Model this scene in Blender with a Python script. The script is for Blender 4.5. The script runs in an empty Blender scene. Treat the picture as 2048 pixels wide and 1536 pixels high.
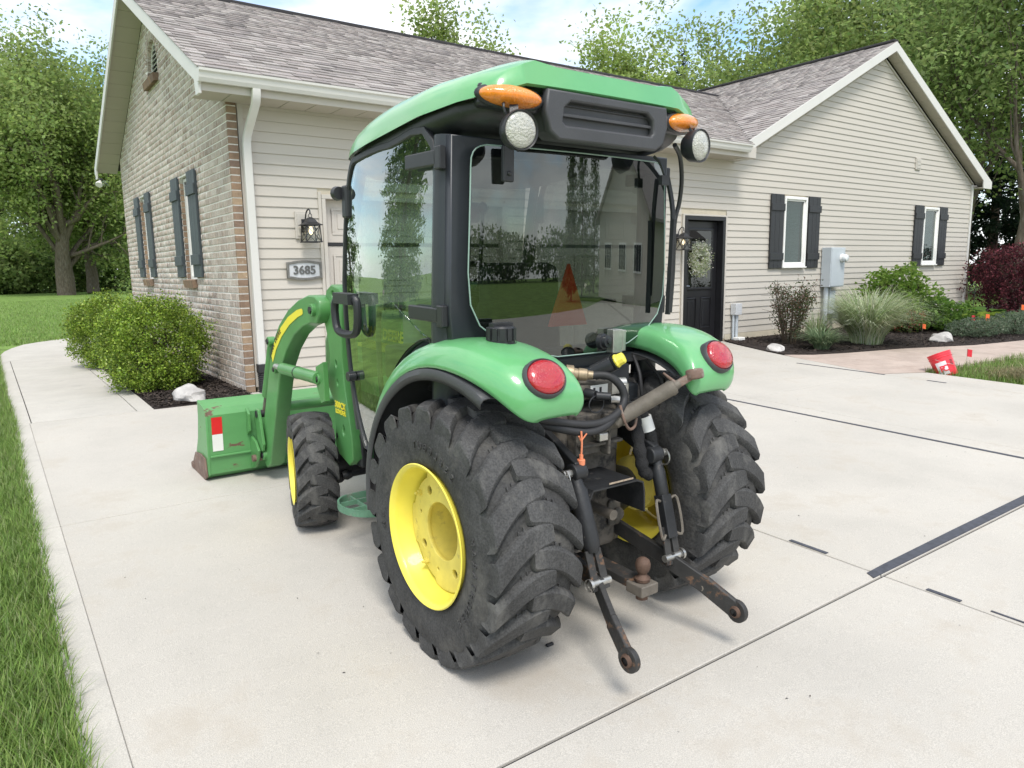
import bpy, bmesh, math, random
import numpy as np
from mathutils import Vector, Matrix
R = math.radians
scene = bpy.context.scene
COL = scene.collection
random.seed(7)
rng = np.random.default_rng(11)

# ------------------------------------------------------------------ camera
FPX, PITCH, ROLL, AZ = 1450.0, R(9.0), R(0.88), R(54.2)
CAM = Vector((0, 0, 1.33))
fw = Vector((math.cos(AZ), math.sin(AZ), 0)); rt = Vector((math.sin(AZ), -math.cos(AZ), 0)); up = Vector((0, 0, 1))
f3 = fw*math.cos(PITCH) - up*math.sin(PITCH)
u3 = fw*math.sin(PITCH) + up*math.cos(PITCH)
cr = rt*math.cos(ROLL) - u3*math.sin(ROLL)
cu = u3*math.cos(ROLL) + rt*math.sin(ROLL)
cam = bpy.data.cameras.new('camera')
cam.sensor_width = 36; cam.lens = FPX/2048*36; cam.clip_end = 2000; cam.clip_start = .05
camo = bpy.data.objects.new('camera', cam); COL.objects.link(camo)
mw = Matrix((cr, cu, -f3)).transposed().to_4x4(); mw.translation = CAM
camo.matrix_world = mw
scene.camera = camo

# ------------------------------------------------------------------ sky and sun (bright, broken overcast)
SUN_EL, SUN_AZ = R(56), R(245)      # azimuth: direction towards the sun, counter-clockwise from +X
w = bpy.data.worlds.new('World'); scene.world = w; w.use_nodes = True
nt = w.node_tree; nt.nodes.clear()
def wn(t, **k):
    n = nt.nodes.new(t)
    for a, b in k.items(): setattr(n, a, b)
    return n
out = wn('ShaderNodeOutputWorld'); bg = wn('ShaderNodeBackground'); sky = wn('ShaderNodeTexSky')
sky.sky_type = 'NISHITA'; sky.sun_disc = False; sky.sun_elevation = SUN_EL; sky.sun_rotation = R(90) - SUN_AZ
sky.air_density = 1.0; sky.dust_density = .6; sky.ozone_density = 1.6
tc = wn('ShaderNodeTexCoord'); mp = wn('ShaderNodeMapping'); mp.inputs['Scale'].default_value = (1, 1, 2.4)
mp.inputs['Location'].default_value = (.35, .1, .0)
n1 = wn('ShaderNodeTexNoise'); n1.inputs['Scale'].default_value = 2.3; n1.inputs['Detail'].default_value = 7; n1.inputs['Roughness'].default_value = .56
n1.inputs['Distortion'].default_value = .25
rp = wn('ShaderNodeValToRGB'); rp.color_ramp.elements[0].position = .36; rp.color_ramp.elements[1].position = .52
n2 = wn('ShaderNodeTexNoise'); n2.inputs['Scale'].default_value = 4.6; n2.inputs['Detail'].default_value = 6
rp2 = wn('ShaderNodeValToRGB'); e = rp2.color_ramp.elements
e[0].position = .34; e[0].color = (4.9, 5.25, 5.7, 1); e[1].position = .66; e[1].color = (8.2, 8.25, 8.3, 1)
mx = wn('ShaderNodeMix', data_type='RGBA')
mulsky = wn('ShaderNodeMix', data_type='RGBA', blend_type='MULTIPLY'); mulsky.inputs[0].default_value = 1; mulsky.inputs[7].default_value = (1.15, 1.32, 1.42, 1)
L = nt.links.new
L(tc.outputs['Generated'], mp.inputs[0]); L(mp.outputs[0], n1.inputs[0]); L(mp.outputs[0], n2.inputs[0])
L(n1.outputs[0], rp.inputs[0]); L(n2.outputs[0], rp2.inputs[0]); L(rp.outputs[0], mx.inputs[0])
L(sky.outputs[0], mulsky.inputs[6]); L(mulsky.outputs[2], mx.inputs[6]); L(rp2.outputs[0], mx.inputs[7]); L(mx.outputs[2], bg.inputs[0]); L(bg.outputs[0], out.inputs[0])
bg.inputs[1].default_value = .10
sl = bpy.data.lights.new('sun', 'SUN'); sl.energy = 1.5; sl.angle = R(18); sl.color = (1, .95, .88)
so = bpy.data.objects.new('sun', sl); COL.objects.link(so)
sd = Vector((math.cos(SUN_EL)*math.cos(SUN_AZ), math.cos(SUN_EL)*math.sin(SUN_AZ), math.sin(SUN_EL)))
so.rotation_euler = (-sd).to_track_quat('-Z', 'Y').to_euler(); so.location = sd*60
vs = scene.view_settings
vs.view_transform = 'Standard'; vs.look = 'None'; vs.gamma = 1; vs.exposure = 1.05; vs.use_curve_mapping = False
scene.cycles.max_bounces = 8; scene.cycles.transparent_max_bounces = 24; scene.cycles.use_denoising = True

# ------------------------------------------------------------------ helpers
def G(y):                      # the drive falls 3 % away from the house, the lawn behind is level
    return .03*(y - 8.35) if y < 8.35 else 0.0
MATS = {}
def M(name, col, rough=.6, metal=0., var=.12, scale=6., bump=0., bscale=80., coat=0., spec=.5, col2=None, c2=(.55, .62), s2=9., rnd=None, streak=None, attr=None, sub=0., trans=0., stretch=None, micro=None):
    if name in MATS: return MATS[name]
    m = bpy.data.materials.new(name); m.use_nodes = True; MATS[name] = m
    t = m.node_tree; N = t.nodes.new; K = t.links.new
    p = t.nodes['Principled BSDF']
    c = (*col, 1)
    co = N('ShaderNodeTexCoord'); vec = co.outputs['Object']
    if stretch:
        mpn = N('ShaderNodeMapping'); mpn.inputs['Scale'].default_value = stretch; K(vec, mpn.inputs[0]); vec = mpn.outputs[0]
    if rnd:                    # colours picked per piece: object random plus the face attribute 'rnd'
        oi = N('ShaderNodeObjectInfo'); at = N('ShaderNodeAttribute'); at.attribute_name = 'rnd'
        ad = N('ShaderNodeMath'); ad.operation = 'ADD'; K(oi.outputs['Random'], ad.inputs[0]); K(at.outputs['Fac'], ad.inputs[1])
        fr = N('ShaderNodeMath'); fr.operation = 'FRACT'; K(ad.outputs[0], fr.inputs[0])
        rr = N('ShaderNodeValToRGB'); els = rr.color_ramp.elements
        while len(els) < len(rnd): els.new(.5)
        for i, q in enumerate(rnd):
            els[i].position = i/(len(rnd)-1); els[i].color = (*q, 1)
        K(fr.outputs[0], rr.inputs[0]); base = rr.outputs[0]
        ofs = N('ShaderNodeVectorMath'); ofs.operation = 'ADD'; sc = N('ShaderNodeVectorMath'); sc.operation = 'SCALE'
        K(fr.outputs[0], sc.inputs[3]); sc.inputs[0].default_value = (37, 53, 71); K(vec, ofs.inputs[0]); K(sc.outputs[0], ofs.inputs[1]); vec = ofs.outputs[0]
    else: base = None
    nz = N('ShaderNodeTexNoise'); nz.inputs['Scale'].default_value = scale; nz.inputs['Detail'].default_value = 6; nz.inputs['Roughness'].default_value = .62; K(vec, nz.inputs[0])
    mr = N('ShaderNodeMapRange'); mr.inputs[1].default_value = .3; mr.inputs[2].default_value = .7; mr.inputs[3].default_value = 1-var; mr.inputs[4].default_value = 1+var
    K(nz.outputs[0], mr.inputs[0])
    ml = N('ShaderNodeMix'); ml.data_type = 'RGBA'; ml.blend_type = 'MULTIPLY'; ml.inputs[0].default_value = 1
    ml.inputs[6].default_value = c
    if attr:
        a2 = N('ShaderNodeAttribute'); a2.attribute_name = attr; base = a2.outputs['Color']
    if base: K(base, ml.inputs[6])
    K(mr.outputs[0], ml.inputs[7]); last = ml.outputs[2]
    if micro:
        nm = N('ShaderNodeTexNoise'); nm.inputs['Scale'].default_value = micro[0]; nm.inputs['Detail'].default_value = 3; K(co.outputs['Object'], nm.inputs[0])
        mm = N('ShaderNodeMapRange'); mm.inputs[1].default_value = .35; mm.inputs[2].default_value = .65; mm.inputs[3].default_value = 1-micro[1]; mm.inputs[4].default_value = 1+micro[1]; K(nm.outputs[0], mm.inputs[0])
        mk = N('ShaderNodeMix'); mk.data_type = 'RGBA'; mk.blend_type = 'MULTIPLY'; mk.inputs[0].default_value = 1; K(last, mk.inputs[6]); K(mm.outputs[0], mk.inputs[7]); last = mk.outputs[2]
    rsock = None
    if col2:
        n3 = N('ShaderNodeTexNoise'); n3.inputs['Scale'].default_value = s2; n3.inputs['Detail'].default_value = 8; n3.inputs['Roughness'].default_value = .68; K(vec, n3.inputs[0])
        r3 = N('ShaderNodeMapRange'); r3.inputs[1].default_value = c2[0]; r3.inputs[2].default_value = c2[1]; K(n3.outputs[0], r3.inputs[0])
        m3 = N('ShaderNodeMix'); m3.data_type = 'RGBA'; m3.inputs[7].default_value = (*col2, 1); K(r3.outputs[0], m3.inputs[0]); K(last, m3.inputs[6]); last = m3.outputs[2]
        r4 = N('ShaderNodeMapRange'); r4.inputs[3].default_value = rough; r4.inputs[4].default_value = min(1, rough+.35); K(r3.outputs[0], r4.inputs[0]); rsock = r4.outputs[0]
    K(last, p.inputs['Base Color'])
    p.inputs['Roughness'].default_value = rough; p.inputs['Metallic'].default_value = metal
    if rsock: K(rsock, p.inputs['Roughness'])
    p.inputs['Specular IOR Level'].default_value = spec
    if coat: p.inputs['Coat Weight'].default_value = coat; p.inputs['Coat Roughness'].default_value = .06
    if bump:
        nb = N('ShaderNodeTexNoise'); nb.inputs['Scale'].default_value = bscale; nb.inputs['Detail'].default_value = 5; K(vec, nb.inputs[0])
        bp = N('ShaderNodeBump'); bp.inputs['Strength'].default_value = bump; bp.inputs['Distance'].default_value = .01
        K(nb.outputs[0], bp.inputs['Height']); K(bp.outputs[0], p.inputs['Normal'])
    if trans:
        tr = N('ShaderNodeBsdfTranslucent'); K(last, tr.inputs[0]); ms = N('ShaderNodeMixShader'); ms.inputs[0].default_value = trans
        K(p.outputs[0], ms.inputs[1]); K(tr.outputs[0], ms.inputs[2]); K(ms.outputs[0], t.nodes['Material Output'].inputs[0])
    return m
def glass(name, tint, refl=1.0, rough=.0):
    if name in MATS: return MATS[name]
    m = bpy.data.materials.new(name); m.use_nodes = True; MATS[name] = m
    t = m.node_tree; N = t.nodes.new; K = t.links.new; t.nodes.remove(t.nodes['Principled BSDF'])
    a = N('ShaderNodeBsdfTransparent'); a.inputs[0].default_value = (*tint, 1)
    g = N('ShaderNodeBsdfGlossy'); g.inputs['Roughness'].default_value = rough; g.inputs[0].default_value = (.95, 1, .97, 1)
    f = N('ShaderNodeFresnel'); gm = N('ShaderNodeNewGeometry'); io = N('ShaderNodeMapRange'); io.inputs[3].default_value = 1.52; io.inputs[4].default_value = 1/1.52
    K(gm.outputs['Backfacing'], io.inputs[0]); K(io.outputs[0], f.inputs[0])
    mu = N('ShaderNodeMath'); mu.operation = 'MULTIPLY'; mu.inputs[1].default_value = refl; mu.use_clamp = True; K(f.outputs[0], mu.inputs[0])
    s = N('ShaderNodeMixShader'); K(mu.outputs[0], s.inputs[0]); K(a.outputs[0], s.inputs[1]); K(g.outputs[0], s.inputs[2]); K(s.outputs[0], t.nodes['Material Output'].inputs[0])
    return m
def emit(name, col, s):
    if name in MATS: return MATS[name]
    m = bpy.data.materials.new(name); m.use_nodes = True; MATS[name] = m
    p = m.node_tree.nodes['Principled BSDF']; p.inputs['Base Color'].default_value = (*col, 1)
    p.inputs['Emission Color'].default_value = (*col, 1); p.inputs['Emission Strength'].default_value = s
    return m

ORG = {}
def org(o): return ORG.get(o.name, Vector((0, 0, 0)))
def tag(o, label=None, cat=None, group=None, kind=None):
    if label: o['label'] = label
    if cat: o['category'] = cat
    if group: o['group'] = group
    if kind: o['kind'] = kind
    return o
def root(name, loc, label, cat, group=None, rot=None, local=False):
    o = bpy.data.objects.new(name, None); COL.objects.link(o); o.location = loc; o.empty_display_size = .1
    if rot: o.rotation_euler = rot
    ORG[o.name] = Vector((0, 0, 0)) if local else Vector(loc)
    return tag(o, label, cat, group)
def link(name, me, mat, parent=None, loc=(0, 0, 0), rot=None):
    o = bpy.data.objects.new(name, me); COL.objects.link(o); o.location = loc
    if rot is not None: o.rotation_euler = rot
    if mat and not me.materials: me.materials.append(mat)
    if parent: o.parent = parent; ORG[o.name] = org(parent)
    else: ORG[o.name] = Vector((0, 0, 0))
    return o

class MB:
    """collects vertices and faces; build() links them as one mesh object"""
    def __init__(s): s.v = []; s.f = []
    def add(s, vs, fs):
        b = len(s.v); s.v += [tuple(q) for q in vs]; s.f += [tuple(b+i for i in f) for f in fs]; return s
    def box(s, x0, x1, y0, y1, z0, z1, m=None):
        vs = [Vector(q) for q in ((x0,y0,z0),(x1,y0,z0),(x1,y1,z0),(x0,y1,z0),(x0,y0,z1),(x1,y0,z1),(x1,y1,z1),(x0,y1,z1))]
        if m: vs = [m @ q for q in vs]
        return s.add(vs, ((0,3,2,1),(4,5,6,7),(0,1,5,4),(1,2,6,5),(2,3,7,6),(3,0,4,7)))
    def bar(s, a, b, wd, ht, upv=(0, 0, 1)):          # rectangular bar from a to b
        a, b = Vector(a), Vector(b); d = b-a; l = d.length; d.normalize()
        x = d.cross(Vector(upv))
        if x.length < 1e-4: x = d.cross(Vector((1, 0, 0)))
        x.normalize(); y = x.cross(d)
        m = Matrix((x, d, y)).transposed().to_4x4(); m.translation = a
        return s.box(-wd/2, wd/2, 0, l, -ht/2, ht/2, m)
    def tube(s, pts, r, n=10, caps=True, closed=False):
        pts = [Vector(p) for p in pts]; k = len(pts); rr = r if isinstance(r, (list, tuple)) else [r]*k
        rings = []; prev = None
        for i, p in enumerate(pts):
            if closed: t = pts[(i+1) % k]-pts[i-1]
            else: t = (pts[min(i+1, k-1)]-pts[max(i-1, 0)])
            t.normalize()
            if prev is None:
                x = t.cross(Vector((0, 0, 1)))
                if x.length < 1e-3: x = t.cross(Vector((0, 1, 0)))
            else:
                x = prev - t*prev.dot(t)
            x.normalize(); prev = x; y = t.cross(x)
            rings.append([p + (x*math.cos(2*math.pi*j/n)+y*math.sin(2*math.pi*j/n))*rr[i] for j in range(n)])
        vs = [q for rg in rings for q in rg]; fs = []
        for i in range(k if closed else k-1):
            i2 = (i+1) % k
            for j in range(n): fs.append((i*n+j, i*n+(j+1) % n, i2*n+(j+1) % n, i2*n+j))
        if caps and not closed: fs += [tuple(range(n-1, -1, -1)), tuple((k-1)*n+j for j in range(n))]
        return s.add(vs, fs)
    def cyl(s, a, b, r, r2=None, n=16): return s.tube([a, b], [r, r if r2 is None else r2], n)
    def lathe(s, prof, o, ax, n=32, closed=False):    # prof: (distance along axis, radius)
        ax = Vector(ax).normalized(); o = Vector(o)
        x = ax.cross(Vector((0, 0, 1)))
        if x.length < 1e-3: x = ax.cross(Vector((0, 1, 0)))
        x.normalize(); y = ax.cross(x); vs = []
        for d, r in prof:
            for j in range(n):
                a = 2*math.pi*j/n; vs.append(o+ax*d+(x*math.cos(a)+y*math.sin(a))*r)
        fs = []; k = len(prof)
        for i in range(k if closed else k-1):
            i2 = (i+1) % k
            for j in range(n): fs.append((i*n+j, i*n+(j+1) % n, i2*n+(j+1) % n, i2*n+j))
        return s.add(vs, fs)
    def prism(s, poly, h, m=None):                    # poly in xy, extruded along z by h
        n = len(poly); vs = [Vector((p[0], p[1], 0)) for p in poly]+[Vector((p[0], p[1], h)) for p in poly]
        if m: vs = [m @ q for q in vs]
        return s.add(vs, [tuple(range(n-1, -1, -1)), tuple(range(n, 2*n))]+[(i, (i+1) % n, n+(i+1) % n, n+i) for i in range(n)])
    def grid(s, rows):                                # rows of equal-length point lists
        n = len(rows[0]); vs = [q for r in rows for q in r]
        return s.add(vs, [(i*n+j, i*n+j+1, (i+1)*n+j+1, (i+1)*n+j) for i in range(len(rows)-1) for j in range(n-1)])
    def mesh(s, name, o=Vector((0, 0, 0)), smooth=False, fix=False):
        me = bpy.data.meshes.new(name); me.from_pydata([Vector(q)-o for q in s.v], [], s.f); me.update()
        if fix:
            bm = bmesh.new(); bm.from_mesh(me); bmesh.ops.remove_doubles(bm, verts=bm.verts, dist=1e-5); bmesh.ops.recalc_face_normals(bm, faces=bm.faces); bm.to_mesh(me); bm.free()
        if smooth: me.shade_smooth()
        return me
    def build(s, name, mat, parent=None, smooth=False, bevel=0, angle=35, solid=0, subd=0, fix=True):
        me = s.mesh(name, org(parent) if parent else Vector((0, 0, 0)), smooth or bevel > 0, fix)
        o = link(name, me, mat, parent)
        if subd:
            q = o.modifiers.new('s', 'SUBSURF'); q.levels = subd; q.render_levels = subd
        if solid:
            q = o.modifiers.new('t', 'SOLIDIFY'); q.thickness = solid; q.offset = -1
        if bevel:
            q = o.modifiers.new('b', 'BEVEL'); q.width = bevel; q.segments = 2; q.limit_method = 'ANGLE'; q.angle_limit = R(angle); q.harden_normals = True
        elif smooth and angle < 180:
            me.set_sharp_from_angle(angle=R(angle))
        return o
def one(fn, name, mat, parent=None, **k):
    b = MB(); fn(b); return b.build(name, mat, parent, **k)
def curve_plate(name, outline, holes, thick, mat, parent, m, bevel=.003):
    """flat plate with real holes: filled 2D curve, extruded; m maps plate xy(z) to root space"""
    cu_ = bpy.data.curves.new(name, 'CURVE'); cu_.dimensions = '2D'; cu_.fill_mode = 'BOTH'; cu_.extrude = thick/2; cu_.bevel_depth = bevel; cu_.bevel_resolution = 1
    for poly in [outline]+holes:
        sp = cu_.splines.new('POLY'); sp.points.add(len(poly)-1); sp.use_cyclic_u = True
        for i, q in enumerate(poly): sp.points[i].co = (q[0], q[1], 0, 1)
    return from_curve(name, cu_, mat, parent, m)
def from_curve(name, cu_, mat, parent, m):
    ob = bpy.data.objects.new('tmp', cu_); COL.objects.link(ob); bpy.context.view_layer.update()
    me = bpy.data.meshes.new_from_object(ob.evaluated_get(bpy.context.evaluated_depsgraph_get()))
    bpy.data.objects.remove(ob); me.transform(m); me.name = name
    if parent: me.transform(Matrix.Translation(-org(parent)))
    me.materials.clear()
    return link(name, me, mat, parent)
def text(name, body, size, mat, parent, m, thick=.001, bold=0., align='CENTER', shear=0.):
    cu_ = bpy.data.curves.new(name, 'FONT'); cu_.body = body; cu_.size = size; cu_.extrude = thick; cu_.align_x = align; cu_.align_y = 'CENTER'; cu_.offset = bold; cu_.shear = shear; cu_.resolution_u = 3
    return from_curve(name, cu_, mat, parent, m)
def frame(o, x, y):                                   # matrix with given x, y axes and origin
    x = Vector(x).normalized(); y = Vector(y); y = (y-x*y.dot(x)).normalized(); z = x.cross(y)
    m = Matrix((x, y, z)).transposed().to_4x4(); m.translation = Vector(o); return m
def circle(cx, cy, r, n=20, ry=None): return [(cx+r*math.cos(2*math.pi*i/n), cy+(ry or r)*math.sin(2*math.pi*i/n)) for i in range(n)]
def spline(pts, n=6, closed=False):                   # Catmull-Rom through points
    P = [Vector(p) for p in pts]; k = len(P); o = []
    for i in range(k if closed else k-1):
        if closed: a, b, c, d = P[i-1], P[i], P[(i+1) % k], P[(i+2) % k]
        else: a, b, c, d = P[max(i-1, 0)], P[i], P[i+1], P[min(i+2, k-1)]
        for j in range(n):
            t = j/n; o.append(.5*((2*b)+(c-a)*t+(2*a-5*b+4*c-d)*t*t+(3*b-a-3*c+d)*t**3))
    if not closed: o.append(P[-1].copy())
    return o
def npmesh(name, V, F, mat, parent=None, smooth=False, col=None, rnd=None):
    """fast mesh from arrays: V (n,3), F (m,k); col = per-face colour, rnd = per-face float"""
    V = np.asarray(V, dtype=np.float32); F = np.asarray(F, dtype=np.int32)
    if parent is not None: V = V-np.array(org(parent), dtype=np.float32)
    me = bpy.data.meshes.new(name); n, k = F.shape
    me.vertices.add(len(V)); me.vertices.foreach_set('co', np.ascontiguousarray(V).ravel())
    me.loops.add(n*k); me.loops.foreach_set('vertex_index', np.ascontiguousarray(F).ravel())
    me.polygons.add(n); me.polygons.foreach_set('loop_start', np.arange(0, n*k, k, dtype=np.int32))
    me.update(calc_edges=True)
    if col is not None:
        a = me.attributes.new('col', 'FLOAT_COLOR', 'FACE'); c4 = np.ones((n, 4), dtype=np.float32); c4[:, :3] = col; a.data.foreach_set('color', c4.ravel())
    if rnd is not None:
        a = me.attributes.new('rnd', 'FLOAT', 'FACE'); a.data.foreach_set('value', np.asarray(rnd, dtype=np.float32))
    if smooth: me.shade_smooth()
    return link(name, me, mat, parent)
BOXF = np.array(((0,3,2,1),(4,5,6,7),(0,1,5,4),(1,2,6,5),(2,3,7,6),(3,0,4,7)))
# ------------------------------------------------------------------ ground, drive, walk, beds
m_conc = M('concrete', (.475, .448, .402), .88, var=.09, scale=1.1, bump=.25, bscale=260, col2=(.405, .36, .30), c2=(.53, .80), s2=2.2, micro=(300, .17), spec=.25)
m_conc2 = M('concrete_smooth', (.485, .46, .415), .85, var=.08, scale=1.7, bump=.18, bscale=190, col2=(.37, .355, .325), c2=(.56, .82), s2=3.1, micro=(230, .13), spec=.25)
m_joint = M('joint_filler', (.018, .018, .020), .9, var=.3, scale=30)
m_tape = M('black_sealant', (.055, .059, .074), .7, var=.3, scale=25, col2=(.45, .43, .40), c2=(.69, .71), s2=16)
m_soil = M('lawn_soil', (.15, .235, .06), .95, var=.35, scale=1.4, bump=.8, bscale=40, micro=(60, .35), spec=.1)
m_mulch = M('mulch', (.038, .030, .027), .95, var=.5, scale=30, bump=1, bscale=60, spec=.2)
m_chip = M('mulch_chip', (.03, .024, .022), .9, rnd=[(.018, .015, .014), (.042, .033, .028), (.085, .066, .055), (.028, .023, .022)], var=.3, scale=40, spec=.2)
m_pink = M('stamped_concrete', (.44, .36, .31), .85, var=.14, scale=3., bump=.4, bscale=25, col2=(.36, .285, .24), c2=(.5, .75), s2=4, micro=(120, .08), spec=.25)

def sheet(name, pts, mat, dz, zfun=None, thick=.0, parent=None, kind='structure'):
    """flat polygon following the slope of the ground, dz above it, optional thickness"""
    b = MB(); n = len(pts); top = [(x, y, G(y)+dz) for x, y in pts]
    if thick:
        b.add(top+[(x, y, z-thick) for x, y, z in top], [tuple(range(n)), tuple(range(2*n-1, n-1, -1))]+[(i, n+i, n+(i+1) % n, (i+1) % n) for i in range(n)])
    else: b.add(top, [tuple(range(n))])
    o = b.build(name, mat, parent, fix=True)
    if not parent and kind: tag(o, kind=kind)
    return o
b = MB(); xs = [-400, 400]; ys = [-60, 8.35, 600]
b.grid([[(x, y, G(y)-.035) for x in xs] for y in ys])
tag(b.build('lawn', m_soil, fix=False), 'mown green lawn running back from the drive to the woods', 'lawn', kind='structure')

drive = sheet('driveway', [(.102, -12), (10.07, -12), (10.07, 4.6), (9.5, 4.82), (10.0, 6.6), (10.44, 7.8), (10.7, 8.29), (2.32, 8.29), (2.32, 7.94), (.102, 7.94)], m_joint, -.012)
tag(drive, 'pale concrete driveway with sawn joints in front of the garage', 'driveway')
g = .005
XJ = [.10, .225, 3.47, 6.72, 9.45, 10.08]; YJ = [-12, -4.57, -1.44, 1.69, 4.82, 7.95]
for i in range(5):
    for j in range(5):
        x0, x1, y0, y1 = XJ[i]+(g if i > 1 else   .0007 if i else 0), XJ[i+1]-(.0007 if i == 0 else g*(i < 4)), YJ[j]+(g*1.4 if j == 3 else g*.9), YJ[j+1]-(g*1.4 if j == 2 else g*.9)
        pts = [(x0, y0), (x1, y0), (x1, y1), (x0, y1)]
        if i == 3 and j == 4: pts = [(x0, y0), (x1, y0), (9.86, 6.3), (10.1, 7.0), (10.42, 7.8), (10.66, 8.285), (x0, 8.285)]
        elif i == 4 and j == 4: continue
        elif i == 4 and j == 3: pts = [(x0, y0), (x1, y0), (x1, 4.52), (x0, 4.80)]
        elif j == 4 and i == 1: pts = [(x0, y0), (x1, y0), (x1, 8.285), (2.30, 8.285), (2.30, y1), (x0, y1)]
        elif j == 4 and i > 0: pts = [(x0, y0), (x1, y0), (x1, 8.285), (x0, 8.285)]
        o = sheet('concrete_slab', pts, m_conc2 if i == 0 else m_conc, 0, thick=.1, parent=drive)
        q = o.modifiers.new('b', 'BEVEL'); q.width = .003; q.segments = 1
for pts in ([(10.09, -1.45), (15, -1.45), (15, -12), (10.09, -12)], [(15.01, -1.45), (19.5, -3.0), (19.5, -14), (15.01, -12)]):
    sheet('concrete_slab', pts, m_conc, 0, thick=.1, parent=drive)
# black joint sealant, in strips a few millimetres above the slabs
tp = MB()
def strip(name, pts):
    o = sheet(name, pts, m_tape, .004, thick=.003, parent=drive); return o
strip('sealant_strip', [(3.40, 1.70), (6.0, 1.70), (6.0, 1.765), (4.4, 1.762), (3.6, 1.755), (3.43, 1.75)])
strip('sealant_strip', [(6.405, -1.2), (6.455, -1.2), (6.45, 5.05), (6.415, 5.05)])
strip('sealant_strip', [(3.478, 2.00), (3.505, 2.00), (3.505, 2.22), (3.478, 2.22)])
strip('sealant_strip', [(3.478, 1.34), (3.503, 1.34), (3.503, 1.49), (3.478, 1.49)])
strip('sealant_strip', [(3.50, .55), (3.512, .55), (3.508, 1.22), (3.496, 1.22)])
strip('sealant_strip', [(9.42, 4.75), (9.455, 4.75), (9.41, 6.0), (9.38, 6.0)])
strip('sealant_strip', [(9.43, 4.0), (9.465, 4.0), (9.465, 4.22), (9.43, 4.22)])
# walk that curves away behind the box bushes
walk = sheet('walkway', [(.10, 7.96), (1.28, 7.96), (1.28, 14.2), (1.5, 16.3), (2.2, 17.6), (4.4, 18.3), (4.4, 19.5), (1.7, 18.6), (.55, 17.4), (.15, 15.6)], m_joint, -.012)
tag(walk, 'smooth concrete walkway curving round the brick gable', 'walkway')
ws = [7.96, 8.93, 9.95, 11.35, 12.7, 14.05]
for a, c in zip(ws[:-1], ws[1:]):
    for x0, x1 in ((.10, .235), (.243, 1.12), (1.128, 1.28)):
        o = sheet('concrete_slab', [(x0, a+.004), (x1, a+.004), (x1, c-.004), (x0, c-.004)], m_conc2, 0, thick=.1, parent=walk)
        q = o.modifiers.new('b', 'BEVEL'); q.width = .003; q.segments = 1
o = sheet('concrete_slab', [(.10, 14.055), (1.28, 14.055), (1.29, 14.8), (1.38, 15.6), (1.5, 16.3), (.34, 16.6), (.2, 15.9), (.13, 15.2)], m_conc2, 0, thick=.1, parent=walk)
o = sheet('concrete_slab', [(.345, 16.61), (1.505, 16.31), (1.8, 17.0), (2.2, 17.55), (3.2, 18.0), (4.4, 18.3), (4.4, 19.5), (2.9, 19.1), (1.7, 18.6), (.95, 17.9), (.55, 17.3)], m_conc2, 0, thick=.1, parent=walk)

tag(sheet('garden_path', [(9.46, 4.83), (10.1, 4.56), (10.5, 4.62), (12.6, 4.40), (15.6, 3.9), (20, 3.2), (26, 2.5), (26, 3.9), (20, 4.45), (15.6, 5.18), (13.8, 5.43), (12.26, 5.93), (11.1, 6.15), (10.4, 6.35), (10.02, 6.62), (9.87, 6.3)], m_pink, -.001, thick=.1), 'pinkish stamped concrete path along the planting bed', 'path')
tag(sheet('mulch_bed', [(10.03, 6.63), (10.4, 6.36), (11.1, 6.16), (12.26, 5.94), (13.8, 5.44), (15.6, 5.19), (20, 4.46), (26, 3.9), (26, 9.5), (20.3, 9.5), (20.3, 8.33), (10.72, 8.33), (10.45, 7.8), (10.1, 7.0)], m_mulch, .012, thick=.05), 'dark mulch bed along the siding wall', 'mulch bed')
tag(sheet('mulch_bed', [(1.285, 7.94), (2.30, 7.94), (2.30, 16), (1.5, 16), (1.285, 14.2)], m_mulch, .012, thick=.05), 'dark mulch bed below the brick gable', 'mulch bed')

def chips(name, n, inside, x0, x1, y0, y1, label):
    P = []
    while len(P) < n:
        x, y = random.uniform(x0, x1), random.uniform(y0, y1)
        if inside(x, y): P.append((x, y, G(y)+.018+random.random()*.012))
    P = np.array(P); k = len(P)
    a = rng.uniform(0, 6.28, k); l = rng.uniform(.010, .035, k); wd = rng.uniform(.004, .010, k); tl = rng.uniform(-.4, .4, k)
    d = np.stack([np.cos(a), np.sin(a), tl], 1); s = np.stack([-np.sin(a), np.cos(a), rng.uniform(-.6, .6, k)], 1)
    dl, sw = d*l[:, None], s*wd[:, None]
    V = np.stack([P-dl-sw, P+dl-sw*.6, P+dl*1.05+sw*.7, P-dl*.9+sw], 1).reshape(-1, 3)
    o = npmesh(name, V, np.arange(4*k).reshape(k, 4), m_chip, rnd=rng.random(k))
    return tag(o, label, 'mulch', kind='stuff')
chips('mulch_chips', 6000, lambda x, y: True, 1.29, 2.29, 7.95, 10.5, 'shredded bark chips in the bed below the brick gable')
def bed_r(x, y):
    px = [10.03, 10.4, 11.1, 12.26, 13.8, 15.6, 20]; py = [6.63, 6.36, 6.16, 5.94, 5.44, 5.19, 4.46]
    return y > np.interp(x, px, py)+.02 and (x > 10.5 or y < 7.0)
chips('mulch_chips', 9000, bed_r, 10.05, 18, 4.8, 8.28, 'shredded bark chips in the bed along the siding wall')
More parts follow.
